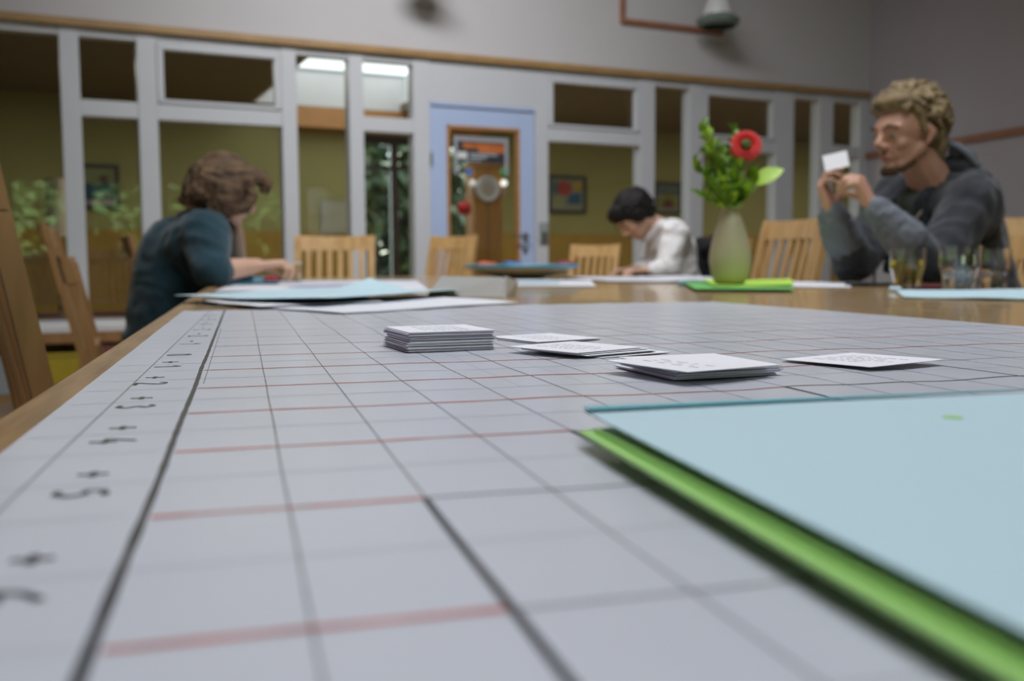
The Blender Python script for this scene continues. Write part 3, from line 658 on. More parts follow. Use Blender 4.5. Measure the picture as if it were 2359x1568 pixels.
stack((1552, 876), (1778, 864), 13, 'white card in the untidy front card stack', 'top card with spaced print on the untidy front stack', 'cards in the front stack', .00052, 1.2,
      lambda k: (-.03 * (k > 2) - .05 * (k == 12), .004 * (k > 2) + .002 * (k == 12), .003 * (k > 2)), 11, 3, gap=True, topm=lambda M: cardm((1583, 858), (1795, 841), TZ + .0088), own={0: 'lowest card jutting out towards the camera under the front stack', 1: 'second lowest jutting card under the front stack', 2: 'third lowest jutting card under the front stack', 11: 'card right below the spaced print card of the front stack'})
M = cardm((2004, 849), (2172, 835), TZ + .0035, tilt=(-.02, -.015)); M.translation.z = TZ + .0042
o = link('index_card', me_card, None, None); o.matrix_world = M; tag(o, 'single printed card lying alone at the right of the chart', 'card'); obj('printed_text', words(21, 6), m_inkt, o, M=Matrix.Translation((0, 0, CTH)))

# ------------------------------------------------------------------ sheets and folders
def sheet(name, pts, z, mat, lab, cat, th=.0006, wav=.001, res=14, seed=0, group=None, curlf=None, parent=None):
    """paper given by four ground points (front-left, front-right, back-right, back-left) with real thickness and gentle waves"""
    P = [Vector((*p[:2], 0)) for p in pts]; c = sum(P, Vector()) / 4; bm = bmesh.new(); G = []
    for i in range(res + 1):
        row = []
        for j in range(res + 1):
            s, t = i / res, j / res; p = P[0].lerp(P[1], s).lerp(P[3].lerp(P[2], s), t)
            h = wav * (1 + noise.noise(Vector((s * 2.5 + seed, t * 2.5, seed)))) + (curlf(s, t) if curlf else 0)
            row.append((bm.verts.new((p.x - c.x, p.y - c.y, z - TZ + h)), bm.verts.new((p.x - c.x, p.y - c.y, z - TZ + h + th))))
        G.append(row)
    for i in range(res):
        for j in range(res):
            bm.faces.new([G[a][b][1] for a, b in ((i, j), (i + 1, j), (i + 1, j + 1), (i, j + 1))]); bm.faces.new([G[a][b][0] for a, b in ((i, j + 1), (i + 1, j + 1), (i + 1, j), (i, j))])
    for i in range(res):
        for (a, b, c_, d) in ((i, 0, i + 1, 0), (i, res, i + 1, res), (0, i, 0, i + 1), (res, i, res, i + 1)): bm.faces.new((G[a][b][0], G[c_][d][0], G[c_][d][1], G[a][b][1]))
    me = mesh_of(bm, False); me.materials.append(mat)
    o = bpy.data.objects.new(name, me); COL.objects.link(o); o.location = (c.x, c.y, TZ)
    return tag(o, lab, cat, group)
def nup(n, u): return nu(n, u)
# green folder with the blue cover at the right front
zf = TZ + .0022
a = gp(1333, 1024, zf); a2 = gp(2210, 1568, zf); dl = (a2 - a).normalized(); dl.z = 0; dr_ = Vector((-dl.y, dl.x, 0))
FL_, FW_ = .235, .33
fo = empty('folder', Matrix.Translation(a), 'green plastic folder under a pale blue cover at the right front', 'folder')
def fsheet(name, off, w, l, z, mat, th=.0006, curl=0, hole=None, lean=0):
    bm = bmesh.new(); nx, ny = 20, 20; G = []
    for i in range(nx + 1):
        row = []
        for j in range(ny + 1):
            s, t = i / nx, j / ny; p = dr_ * (off[0] + s * w) + dl * (off[1] + t * l)
            h = z + curl * ((1 - t) ** 6) * math.sin(min(1, s * 1.3 + .25) * math.pi) + lean * s
            row.append((bm.verts.new((p.x, p.y, h)), bm.verts.new((p.x, p.y, h + th))))
        G.append(row)
    for i in range(nx):
        for j in range(ny):
            bm.faces.new([G[x][y][1] for x, y in ((i, j), (i + 1, j), (i + 1, j + 1), (i, j + 1))]); bm.faces.new([G[x][y][0] for x, y in ((i, j + 1), (i + 1, j + 1), (i + 1, j), (i, j))])
        for (x, y, x2, y2) in ((i, 0, i + 1, 0), (i, ny, i + 1, ny), (0, i, 0, i + 1), (nx, i, nx, i + 1)): bm.faces.new((G[x][y][0], G[x2][y2][0], G[x2][y2][1], G[x][y][1]))
    return obj(name, bm, mat, fo, False)
fsheet('back_cover', (0, 0), FW_, .33, .0040, m_green, .0012)
fsheet('inner_sheet', (.0045, .004), FW_, .33, .0053, m_green, .0012)
fsheet('front_cover', (.0062, -.014), FW_, .35, .0092, m_lblue, .0006, .0008)
b_ = bmesh.new(); q0, q1, q2 = dr_ * .0062 - dl * .0142, dr_ * .20 - dl * .0142, dr_ * .0062 - dl * .0065
hexa(b_, [v + Vector((0, 0, .0113)) for v in (q0, q1, q1 + dl * .0008, q2)] + [v + Vector((0, 0, .0117)) for v in (q0, q1, q1 + dl * .0008, q2)]); tag(obj('cover_fold', b_, m_lblue2, fo), 'darker teal turned edge')
b_ = bmesh.new(); q = gp(2195, 962, zf + .0099) - a
lathe(b_, [(0, 0), (.0036, 0), (.0036, .0002), (0, .0002)], 28, (q.x, q.y, .0100)); obj('punch_hole', b_, m_green, fo)
for t_ in (.02,): pass

def gpts(*px, z=TZ): return [gp(*p, z) for p in px]
ZS = TZ + .0004
def quad(px, z=TZ): return [gp(*p, z) for p in px]
# pale blue crumpled sheets over white sheets behind the chart
sheet('paper_sheet', quad([(790, 727), (1195, 701), (960, 684), (500, 706)]), TZ + .0022, m_paper, 'white sheet sticking out below the crumpled blue paper', 'paper', wav=.0012, seed=2)
sheet('paper_sheet', quad([(600, 716), (880, 704), (820, 684), (470, 702)]), TZ + .0052, m_paper, 'white sheet under the left tip of the crumpled blue paper', 'paper', wav=.001, seed=9)
def crump(s, t):
    pk = max(0, 1 - abs(s - .50) / .2) * max(0, 1 - abs(t - .9) / .35) * .026
    return pk + .006 * abs(s - .45) + .0035 * s + max(0, .08 - t) * .01
sheet('paper_sheet', quad([(400, 697), (740, 714), (1062, 686), (720, 676)]), TZ + .0085, m_lblue, 'crumpled pale blue paper with a raised peak behind the chart', 'paper', th=.0009, wav=.001, seed=4, res=30, curlf=crump)
# grey cardboard box lid leaning at the middle
kb = empty('cardboard_tray', gp(1075, 686), 'grey cardboard tray standing open in the middle of the table', 'tray')
kp = [gp(980, 686) - gp(1075, 686), gp(1160, 686) - gp(1075, 686)]; kd = Vector((.02, .13, 0))
b_ = bmesh.new(); hexa(b_, [kp[0], kp[1], kp[1] + Vector((0, .003, 0)), kp[0] + Vector((0, .003, 0)), kp[0] + Vector((.03, .03, .042)), kp[1] + Vector((0, .03, .040)), kp[1] + Vector((0, .034, .040)), kp[0] + Vector((.03, .034, .042))]); obj('front_panel', b_, m_board, kb)
b_ = bmesh.new(); hexa(b_, [kp[0], kp[1], kp[1] + kd, kp[0] + kd, kp[0] + Vector((0, 0, .002)), kp[1] + Vector((0, 0, .002)), kp[1] + kd + Vector((0, 0, .002)), kp[0] + kd + Vector((0, 0, .002))]); obj('bottom', b_, m_board, kb)
b_ = bmesh.new(); p = kp[1]; hexa(b_, [p + Vector((.001, 0, 0)), p + Vector((.004, 0, 0)), p + kd + Vector((.004, 0, 0)), p + kd + Vector((.001, 0, 0)), p + Vector((.002, .03, .042)), p + Vector((.005, .03, .042)), p + kd + Vector((.01, 0, .03)), p + kd + Vector((.007, 0, .03))]); obj('side_panel', b_, m_board, kb)
b_ = bmesh.new(); p = kp[0] + kd; r2 = kp[1] + kd; hexa(b_, [p, r2, r2 + Vector((0, .003, 0)), p + Vector((0, .003, 0)), p + Vector((0, .01, .03)), r2 + Vector((0, .01, .03)), r2 + Vector((0, .013, .03)), p + Vector((0, .013, .03))]); obj('back_panel', b_, m_board, kb)
# further papers
sheet('paper_sheet', quad([(492, 672), (985, 668), (960, 646), (560, 648)]), ZS, m_paper, 'wide white sheets in front of the woman in teal', 'paper', wav=.0008, seed=6)
sheet('paper_sheet', quad([(660, 665), (830, 662), (820, 655), (690, 657)]), TZ + .0035, M_('lilac paper', (.50, .50, .66), .5), 'small lilac sheet on the wide white sheets', 'paper', seed=7, wav=.0004)
sheet('paper_sheet', quad([(520, 656), (640, 656), (660, 640), (575, 640)]), TZ + .0036, m_bowlb, 'blue folder under the hand of the woman in teal', 'folder', th=.004, seed=1, wav=.0006)
sheet('paper_sheet', quad([(1165, 662), (1372, 662), (1360, 647), (1150, 646)]), ZS, m_paper, 'white sheet in front of the blue rimmed bowl', 'paper', th=.003, wav=.0014, seed=12)
sheet('paper_sheet', quad([(1185, 657), (1290, 657), (1290, 651), (1180, 651)]), TZ + .0062, m_lblue, 'small pale blue sheet on the white sheet near the bowl', 'paper', th=.001, wav=.0004, seed=13)
sheet('paper_sheet', quad([(1400, 650), (1650, 653), (1640, 641), (1290, 639)]), ZS, m_paper, 'white sheets in front of the person in the white shirt', 'paper', th=.002, wav=.003, seed=14, curlf=lambda s, t: .006 * math.exp(-((s - .8) ** 2) / .03))
sheet('paper_sheet', quad([(1560, 657), (1640, 657), (1640, 648), (1570, 648)]), TZ + .0042, m_lblue2, 'teal sheet poking out left of the green napkin', 'paper', wav=.0004, seed=15)
sheet('paper_sheet', quad([(1735, 661), (1962, 664), (1950, 652), (1730, 648)]), ZS, m_paper, 'white sheet between the vase and the man in the hoodie', 'paper', th=.0015, wav=.001, seed=16)
sheet('paper_sheet', quad([(2082, 688), (2420, 694), (2420, 670), (2060, 671)]), ZS, m_lblue, 'pale blue sheet in front of the drinking glasses', 'paper', th=.002, wav=.0016, seed=17)
# green napkins under the vase
vb = gp(1681, 664); VY = vb.y
sheet('napkin', quad([(1600, 672), (1830, 673), (1812, 654), (1575, 655)]), TZ + .0056, m_grn2, 'dark green paper napkin under the vase', 'napkin', th=.0012, wav=.0004, seed=18)
def lift(s, t): return .016 * max(0, s - .45) * (1 - abs(t - .5)) + .008 * max(0, .35 - s)
sheet('napkin', quad([(1640, 668), (1828, 668), (1822, 652), (1620, 651)]), TZ + .0080, m_lime, 'lime green paper napkin with a raised corner under the vase', 'napkin', th=.001, wav=.0003, seed=19, curlf=lift)
VZ = TZ + .0104
# vase and flowers
vs = empty('vase', Vector((vb.x, vb.y, VZ)), 'tall tapering beige green ceramic vase on the napkins', 'vase')
pxm = VY / F
prof = [(0, 0), (27, 0), (33, 3), (39, 14), (44, 30), (47, 50), (47.5, 62), (45, 82), (40, 105), (33, 128), (26, 148), (21, 164), (19.5, 172), (20.5, 176), (17, 175), (16, 165), (0, 150)]
b_ = bmesh.new(); lathe(b_, [(r * pxm, z * pxm) for r, z in prof], 48); obj('body', b_, m_vase, vs, True)
b_ = bmesh.new(); lathe(b_, [(20.4 * pxm, 174 * pxm), (20.8 * pxm, 177 * pxm), (17.5 * pxm, 177 * pxm), (17.2 * pxm, 174 * pxm)], 40); obj('rim', b_, m_vase, vs, True)
bq = empty('bouquet', Vector((vb.x, vb.y, VZ + .16 * 1)), 'bunch of leafy green sprigs with one red flower in the vase', 'flowers')
def bqp(px, py, dy=0): return at(px, py, VY + dy) - Vector((vb.x, vb.y, VZ + .16))
rnd = random.Random(5)
neck = bqp(1690, 500)
sprigs = [((1618, 290), 0, 16), ((1640, 305), .03, 12), ((1600, 370), .0, 16), ((1605, 440), -.02, 10), ((1655, 330), -.03, 15), ((1690, 300), .02, 14), ((1680, 345), .05, 14), ((1700, 380), -.05, 14), ((1630, 400), .06, 14), ((1660, 420), -.06, 12), ((1735, 395), .04, 12), ((1645, 360), .0, 16), ((1665, 380), .03, 16), ((1700, 420), .05, 12), ((1640, 430), 0, 12), ((1625, 340), .04, 12), ((1715, 440), -.04, 9), ((1672, 450), .0, 10)]
for (px, py), dy, nl in sprigs:
    tip = bqp(px, py, dy); mid = neck.lerp(tip, .5) + Vector((0, dy * .3, .015)); pts = [neck.lerp(mid, t).lerp(mid.lerp(tip, t), t) for t in [k / 7 for k in range(8)]]
    b_ = bmesh.new(); tube(b_, pts, [.0022 - .00018 * k for k in range(8)], 6); st_ = obj('sprig', b_, m_leaf, bq)
    for k in range(nl):
        t = .25 + .75 * k / (nl - 1); i = min(6, int(t * 7)); p = pts[i].lerp(pts[i + 1], t * 7 - i); d = (pts[i + 1] - pts[i]).normalized()
        for _ in range(2):
            a_ = rnd.random() * math.tau; v = (d * .9 + Vector((math.cos(a_), math.sin(a_), .15)) * .9).normalized()
            leaf(st_, p, v, (.018 + .02 * rnd.random()) * (1.25 - .45 * t), LEAFL if rnd.random() < .32 else LEAF, rnd.random() * 3)
# broad foliage leaves low in the bunch
for px, py, px2, py2 in ((1690, 480, 1715, 400), (1680, 485, 1668, 400), (1685, 480, 1735, 420), (1690, 490, 1690, 415), (1672, 470, 1640, 400)):
    a_ = bqp(px, py, -.02); b2 = bqp(px2, py2, -.03); leaf(bq, a_, b2 - a_, (b2 - a_).length, LEAF, .6)
stem = [bqp(1700, 488), bqp(1722, 445), bqp(1735, 410), bqp(1742, 388)]
b_ = bmesh.new(); tube(b_, stem, .0022, 6); s_ = obj('leaf_stem', b_, m_leafl, bq)
a_ = bqp(1736, 428); b2 = bqp(1800, 380, -.02); leaf(s_, a_, b2 - a_, (b2 - a_).length, LEAFL, 1.0); b3 = bqp(1737, 382, -.01); leaf(s_, a_, b3 - a_, (b3 - a_).length * 1.1, LEAFL, -.8)
fc = bqp(1718, 335, -.02)
b_ = bmesh.new(); tube(b_, [neck, bqp(1702, 430), bqp(1712, 380), fc + Vector((0, .012, -.004))], .0026, 8); fs_ = obj('flower_stem', b_, m_leaf, bq)
fd = (Vector((-.15, -1, .25))).normalized(); Rf = orient(fd)
for ring, (nn_, rr_, tilt, sc_) in enumerate(((26, .016, .15, .022), (24, .013, .42, .020), (20, .010, .75, .017), (16, .008, 1.1, .012))):
    for k in range(nn_):
        a_ = k / nn_ * math.tau + ring * .2 + rnd.random() * .06; rad = Rf.to_3x3() @ Vector((math.cos(a_), 0, math.sin(a_)))
        d = (rad * math.cos(tilt) + fd * math.sin(tilt)).normalized()
        link('petal', PETAL, None, fs_, Matrix.Translation(fc + rad * rr_ * (1 if ring < 2 else .9)) @ orient(d, fd) @ Matrix.Diagonal((sc_, sc_ * 1.15, sc_, 1)))if 'PETAL' in globals() else None
        if 'PETAL' not in globals(): PETAL = leafmesh(.55, m_redfl)
b_ = bmesh.new(); ell(b_, fc + fd * .004, (.0135, .0135, .0135)); fuse('flower_centre', b_, M_('green flower centre', (.07, .11, .02), .8, var=.4, scale=90, bump=.5), fs_, .002, 1, (.0018, 240, 2))

# blue rimmed bowl
bc = gp(1202, 641.5); bwR = 133 * bc.y / F; by = bc.y
bo = empty('bowl', Vector((bc.x, bc.y, TZ)), 'wide shallow stoneware bowl with a blue rim in the middle of the table', 'bowl')
b_ = bmesh.new(); lathe(b_, [(0, 0), (.36 * bwR, 0), (.40 * bwR, .005), (.72 * bwR, .026), (.93 * bwR, .045), (.94 * bwR, .052), (.90 * bwR, .051), (.6 * bwR, .026), (0, .012)], 56); obj('body', b_, m_bowlg, bo, True)
b_ = bmesh.new(); lathe(b_, [(.90 * bwR, .0455), (.995 * bwR, .0495), (bwR, .057), (.985 * bwR, .062), (.90 * bwR, .0565), (.88 * bwR, .0515)], 56); obj('rim', b_, m_bowlb, bo, True)
for k, (px, c, lb) in enumerate(((1118, (.55, .12, .04), 'orange piece showing above the left of the bowl rim'), (1178, (.04, .12, .35), 'dark blue piece showing above the bowl rim'), (1300, (.25, .03, .05), 'dark red piece showing above the right of the bowl rim'))):
    q = at(px, 603, by); b_ = bmesh.new(); ell(b_, (0, 0, 0), (.042, .04, .016), sub=3); ell(b_, (.025, .01, .002), (.025, .025, .012)); o = fuse('sweet_wrap', b_, M_('wrap colour', c, .5, var=.2, scale=20), None, .006, 1, (.006, 40, k))
    o.location = (q.x, q.y, TZ + .057); tag(o, lb, 'sweet')

# drinking glasses
def glass(px, base_y, wpx, hpx, liquid, level, lab, rm=None):
    c = gp(px, base_y, TZ + .0005); s = c.y / F; R_ = wpx / 2 * s; Hh = hpx * s
    e = empty('drinking_glass', Vector((c.x, c.y, TZ + .0006)), lab, 'glass', 'glasses beside the man')
    b = bmesh.new(); rb = R_ * .80; t = .0018
    lathe(b, [(0, 0), (rb * .9, 0), (rb, .003), (rb * 1.02, .3 * Hh), (R_, .55 * Hh), (R_, Hh), (R_ - t, Hh), (R_ - t, .55 * Hh), (rb * 1.02 - t, .3 * Hh), (rb - t, .011), (0, .009)], 48); obj('wall', b, m_glass, e, True)
    if liquid:
        b = bmesh.new(); L = level * Hh; k = .0003
        lathe(b, [(0, .009 + k), (rb - t - k, .011 + k), (rb * 1.02 - t - k, .3 * Hh), (R_ - t - k, min(L, .55 * Hh)), (R_ - t - k, L), (0, L)], 48); obj('drink', b, liquid, e, True)
    return e
glass(2089, 665, 78, 92, m_tea, .72, 'drinking glass of pale yellow tea in front of the man')
glass(2210, 668, 92, 102, m_water, .52, 'larger glass of water with a pale patch for a reflected tea tag, left of the pair')
q = at(2190, 588, gp(2210, 668).y - .052)
_e = bpy.context.scene.objects.get('drinking_glass.001'); box('label', (-.017, .012, -.0445, -.0438, .058, .078), M_('tag reflection', (.55, .60, .38), .7), _e)  # pale patch: a tea tag's reflection in the glass, built as a solid
glass(2286, 663.5, 74, 90, m_water, .48, 'smaller half full water glass at the far right')
q = at(2190, 588, gp(2210, 668).y - .048)
# dark phone and small things near the glasses
q = gp(2000, 659); e = empty('phone', Matrix.Translation(q) @ Matrix.Rotation(.3, 4, 'Z'), 'dark phone lying on the table left of the tea glass', 'phone')
box('body', (-.05, .05, -.035, .035, .0005, .009), m_black, e, bev=.003); box('screen', (-.046, .046, -.031, .031, .0092, .0096), M_('phone screen', (.05, .05, .06), .08), e)
q = gp(2062, 672); e = empty('bottle_cap', Matrix.Translation(q), 'small clear cap in front of the tea glass', 'cap'); b_ = bmesh.new(); lathe(b_, [(0, 0), (.014, 0), (.014, .008), (.012, .012), (0, .012)], 24); obj('shell', b_, m_glass, e, True); b_ = bmesh.new(); lathe(b_, [(.0143, .001), (.015, .001), (.015, .003), (.0143, .003)], 24); obj('rim', b_, m_lampw, e, True)
sheet('pouch', quad([(2105, 667), (2180, 668), (2180, 660), (2110, 659)]), TZ + .0008, m_redcl, 'flat dark red pouch between the tea and water glasses', 'pouch', th=.006, wav=.0008, seed=33)
# by the woman: jar, red clay
q = gp(628, 652); b_ = bmesh.new(); ell(b_, (0, 0, .009), (.036, .026, .009)); ell(b_, (.015, 0, .012), (.018, .018, .008)); o = fuse('modelling_clay', b_, M_('red clay', (.50, .012, .03), .6, var=.1, scale=20), None, .003, 2, (.002, 60, 1)); o.location = (q.x, q.y, TZ + .0048); tag(o, 'small lump of red modelling clay on the table', 'clay')
q = gp(675, 652); e = empty('jar', Matrix.Translation(Vector((q.x, q.y, TZ + .006))), 'small clear jar with something yellow beside the woman in teal', 'jar')
js = q.y / F
b_ = bmesh.new(); lathe(b_, [(0, 0), (20 * js, 0), (21 * js, 4 * js), (21 * js, 40 * js), (20 * js, 40 * js), (19.5 * js, 4 * js), (0, 3 * js)], 32); obj('wall', b_, m_glass, e, True)
b_ = bmesh.new(); lathe(b_, [(0, 4 * js), (10 * js, 4 * js), (10 * js, 16 * js), (0, 17 * js)], 20); obj('filling', b_, m_yellow, e, True)
b_ = bmesh.new(); lathe(b_, [(19 * js, 40.3 * js), (21.5 * js, 40.3 * js), (21.5 * js, 43 * js), (19 * js, 43 * js)], 28); obj('lid_ring', b_, m_lampw, e, True)
# ------------------------------------------------------------------ chairs (local x = width, y = forward, back leans to -y)
def make_chair(M, lab, mat, grp=None, w=.43, top=.97, nsl=6, lean=.12, cushion=True):
    e = empty('dining_chair', M, lab, 'chair', grp)
    hw = w / 2; yb = -.20; sl = lambda z: yb - lean * max(0, (z - .45)) / .52 * 1.0
    def P(x, z, dy=0): return Vector((x, sl(z) + dy, z))
    for s in (-1, 1):
        b = bmesh.new(); beam(b, (s * (hw - .02), yb - .05, 0), (s * (hw - .02), yb, .45), .038, .034, Vector((0, 1, 0)))
        obj('rear_leg', b, mat, e)
        b = bmesh.new(); beam(b, P(s * (hw - .02), .452), P(s * (hw - .016), top - .015), .038, .03, Vector((0, 1, 0))); obj('back_post', b, mat, e)
        b = bmesh.new(); beam(b, (s * (hw - .02), .205, 0), (s * (hw - .02), .205, .425), .038, .038, Vector((0, 1, 0))); obj('front_leg', b, mat, e)
        box('side_rail', (s * (hw - .02) - .011, s * (hw - .02) + .011, yb + .02, .186, .37, .425), mat, e)
    box('front_rail', (-hw + .04, hw - .04, .195, .217, .37, .425), mat, e)
    box('seat', (-hw, hw, yb - .01 + .02, .23, .427, .452), mat, e, bev=.008, smooth=False)
    if cushion: box('seat_pad', (-hw + .02, hw - .02, yb + .03, .215, .4525, .475), m_redcl, e, bev=.01)
    # curved top rail with a gently bowed upper edge
    b = bmesh.new(); n_ = 10; prev = None
    for k in range(n_ + 1):
        t = k / n_ * 2 - 1; x = t * (hw + .004); bow = -.022 * (1 - t * t); zt = top + .0 * t * t + .008 * abs(t) ** 3; zb = top - .078
        q = [b.verts.new(P(x, zb, bow + .012)), b.verts.new(P(x, zb, bow - .012)), b.verts.new(P(x, zt, bow - .012)), b.verts.new(P(x, zt, bow + .012))]
        if prev:
            for i in range(4): b.faces.new((prev[i], prev[(i + 1) % 4], q[(i + 1) % 4], q[i]))
        else: b.faces.new(q)
        prev = q
    b.faces.new(prev); obj('top_rail', b, mat, e)
    b = bmesh.new(); beam(b, P(-hw + .035, .56), P(hw - .035, .56), .035, .022, Vector((0, 0, 1))); obj('lower_rail', b, mat, e)
    for k in range(nsl):
        t = (k + .5) / nsl * 2 - 1; x = t * (hw - .045); bow = -.018 * (1 - t * t)
        b = bmesh.new(); beam(b, P(x, .575, bow * .4), P(x, top - .076, bow), .026, .012, Vector((0, 1, 0))); obj('slat', b, mat, e)
    return e
def chair_at(x, y, face, lab, mat=None, z=0, **k):
    a = math.atan2(face[1], face[0]) - math.pi / 2
    return make_chair(Matrix.Translation((x, y, z)) @ Matrix.Rotation(a, 4, 'Z'), lab, mat or m_chair, **k)
def place_back(px0, px1, Y, face, lab, **k):   # chair whose back centre is seen between two columns
    c = at((px0 + px1) / 2, 560, Y); f = Vector((*face, 0)).normalized(); off = .28
    return chair_at(c.x + f.x * off, c.y + f.y * off, f, lab, **k)
G1 = 'wooden chairs around the table'
place_back(683, 858, 5.45, (.12, -1), 'light wooden chair at the far table end, left of the pair', w=.44, top=.972, cushion=False)
place_back(983, 1088, 5.95, (-.62, -.8), 'light wooden chair at the far table end, half turned, behind the grey tray', w=.36, top=.982, cushion=False)
place_back(1318, 1418, 6.6, (-.5, -.86), 'light wooden chair further back, left of the person in the white shirt', w=.36, top=.935, nsl=5, cushion=False, mat=m_chair)
place_back(1735, 1888, 4.0, (-N.x, -N.y), 'light wooden chair beside the table between the vase and the man', w=.48, top=.988, cushion=False)
place_back(2296, 2446, 3.95, (-.55, -.83), 'wooden chair at the right picture edge behind the man', w=.48, top=.992)
# near left chair and the two beyond
def left_chair(px, Y, top_y, lab, w=.44, face=(N.x, N.y), **k):
    c = at(px, top_y, Y); f = Vector((*face, 0)).normalized(); top = c.z; return chair_at(c.x + f.x * .32, c.y + f.y * .32, f, lab, m_chaird, top=top, w=w, **k)
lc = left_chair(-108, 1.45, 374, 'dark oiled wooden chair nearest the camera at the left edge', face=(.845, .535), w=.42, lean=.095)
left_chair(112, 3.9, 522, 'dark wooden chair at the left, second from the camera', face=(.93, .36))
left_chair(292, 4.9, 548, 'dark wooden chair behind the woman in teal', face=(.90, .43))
# red upholstered bench and more chairs beyond the glass
e = empty('upholstered_bench', Matrix.Translation(nu(3.85, 3.3)) @ Matrix.Rotation(YAW - math.pi / 2, 4, 'Z'), 'dark red upholstered bench behind the man in the hoodie', 'bench')
box('seat_cushion', (-1.4, 1.3, -.3, .3, .26, .46), m_redcl, e, bev=.03); box('back_cushion', (-1.4, 1.3, .18, .3, .462, .97), m_redcl, e, bev=.03)
for x in (-1.35, 1.23):
    for y in (-.27, .22): box('leg', (x, x + .05, y, y + .05, 0, .26), m_chaird, e)
for px0, px1, lab in ((190, 306, 'wooden chair seen through the glass behind the left windows'), (52, 150, 'wooden chair seen through the glass at the far left')):
    a_ = wp(px0, 575, .5); b2 = wp(px1, 575, .5); p = wpos((a_[0] + b2[0]) / 2, .72, 0)
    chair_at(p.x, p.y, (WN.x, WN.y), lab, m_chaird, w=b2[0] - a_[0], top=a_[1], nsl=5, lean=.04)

# ------------------------------------------------------------------ pendant lamps
def pendant(px, Y, rim_y, wpx, lab):
    c = at(px, rim_y, Y); R_ = wpx / 2 * Y / F; e = empty('pendant_lamp', c, lab, 'lamp', 'pendant lamps')
    b = bmesh.new(); lathe(b, [(R_ * .70, .035), (R_ * .72, .05), (R_ * .60, .13), (R_ * .45, .19), (R_ * .28, .235), (R_ * .12, .25), (R_ * .10, .25), (R_ * .26, .225), (R_ * .42, .18), (R_ * .57, .12), (R_ * .68, .04)], 40); obj('lamp_shade', b, m_lampw, e, True)
    b = bmesh.new(); lathe(b, [(R_ * .71, .055), (R_ * 1.0, .02), (R_ * .96, -.012), (R_ * .80, -.035), (R_ * .78, -.030), (R_ * .92, -.01), (R_ * .94, .015), (R_ * .69, .045)], 40); obj('glass_rim', b, m_lampg, e, True)
    b = bmesh.new(); ell(b, (0, 0, .06), (.035, .035, .05)); obj('bulb', b, M_('unlit bulb', (.5, .52, .45), .3), e, True)
    b = bmesh.new(); tube(b, [(0, 0, .10), (0, 0, .25), (0, 0, .30)], .018, 12); obj('socket', b, m_black, e, True)
    b = bmesh.new(); tube(b, [(0, 0, .30), (0, 0, CEIL - c.z)], .004, 6); obj('cord', b, m_black, e)
    b = bmesh.new(); lathe(b, [(0, CEIL - c.z - .03), (.05, CEIL - c.z - .03), (.055, CEIL - c.z - .001), (0, CEIL - c.z - .001)], 24); obj('ceiling_cup', b, m_lampw, e, True)
pendant(1654, 8.08, 52, 98, 'white bell shaped pendant lamp with a grey green rim in front of the wall frame')
pendant(990, 7.05, -40, 98, 'white bell shaped pendant lamp hanging just above the picture, over the door')

# ------------------------------------------------------------------ people
def hand(bm, W_, D, Nn, left, curls, k=1.0, spread=0.0, thumb=(.75, .35)):
    D = Vector(D).normalized(); Nn = Vector(Nn); Nn = (Nn - D * Nn.dot(D)).normalized(); S_ = Nn.cross(D) if left else D.cross(Nn)
    W_ = Vector(W_)
    kn = []
    for i, (off, ln) in enumerate(((.028, .088), (.009, .092), (-.010, .088), (-.028, .080))):
        b = W_ + S_ * off * k + D * ln * k; kn.append(b)
        cap(bm, W_ + S_ * off * .55 * k + D * .01 * k, b, .0165 * k, .0120 * k, 10)
    for i, ln in enumerate((.070, .078, .073, .057)):
        d = (D + S_ * spread * (1.5 - i)).normalized(); p = kn[i]; r = (.0095, .0098, .0092, .008)[i] * k; a = 0
        for seg, fr in enumerate((.46, .30, .24)):
            a += curls[i][seg]; v = d * math.cos(a) + Nn * math.sin(a); q = p + v * ln * fr * k
            cap(bm, p, q, r, r * .9, 10); p = q; r *= .93
        yield p
    b = W_ + D * .025 * k + S_ * .028 * k + Nn * .008 * k; cap(bm, W_ + D * .01 * k, b, .018 * k, .017 * k, 10)
    v = (D * .62 + S_ * thumb[0] + Nn * thumb[1]).normalized(); q = b + v * .045 * k; cap(bm, b, q, .0145 * k, .0115 * k, 10)
    v2 = (D * .95 + S_ * .15 + Nn * (thumb[1] + .25)).normalized(); q2 = q + v2 * .030 * k; cap(bm, q, q2, .0112 * k, .0095 * k, 10); yield q2
def hframe(c, fwd, up):
    f = Vector(fwd).normalized(); u = Vector(up); u = (u - f * u.dot(f)).normalized(); l = u.cross(f)
    return Matrix((f, l, u)).transposed(), Vector(c)
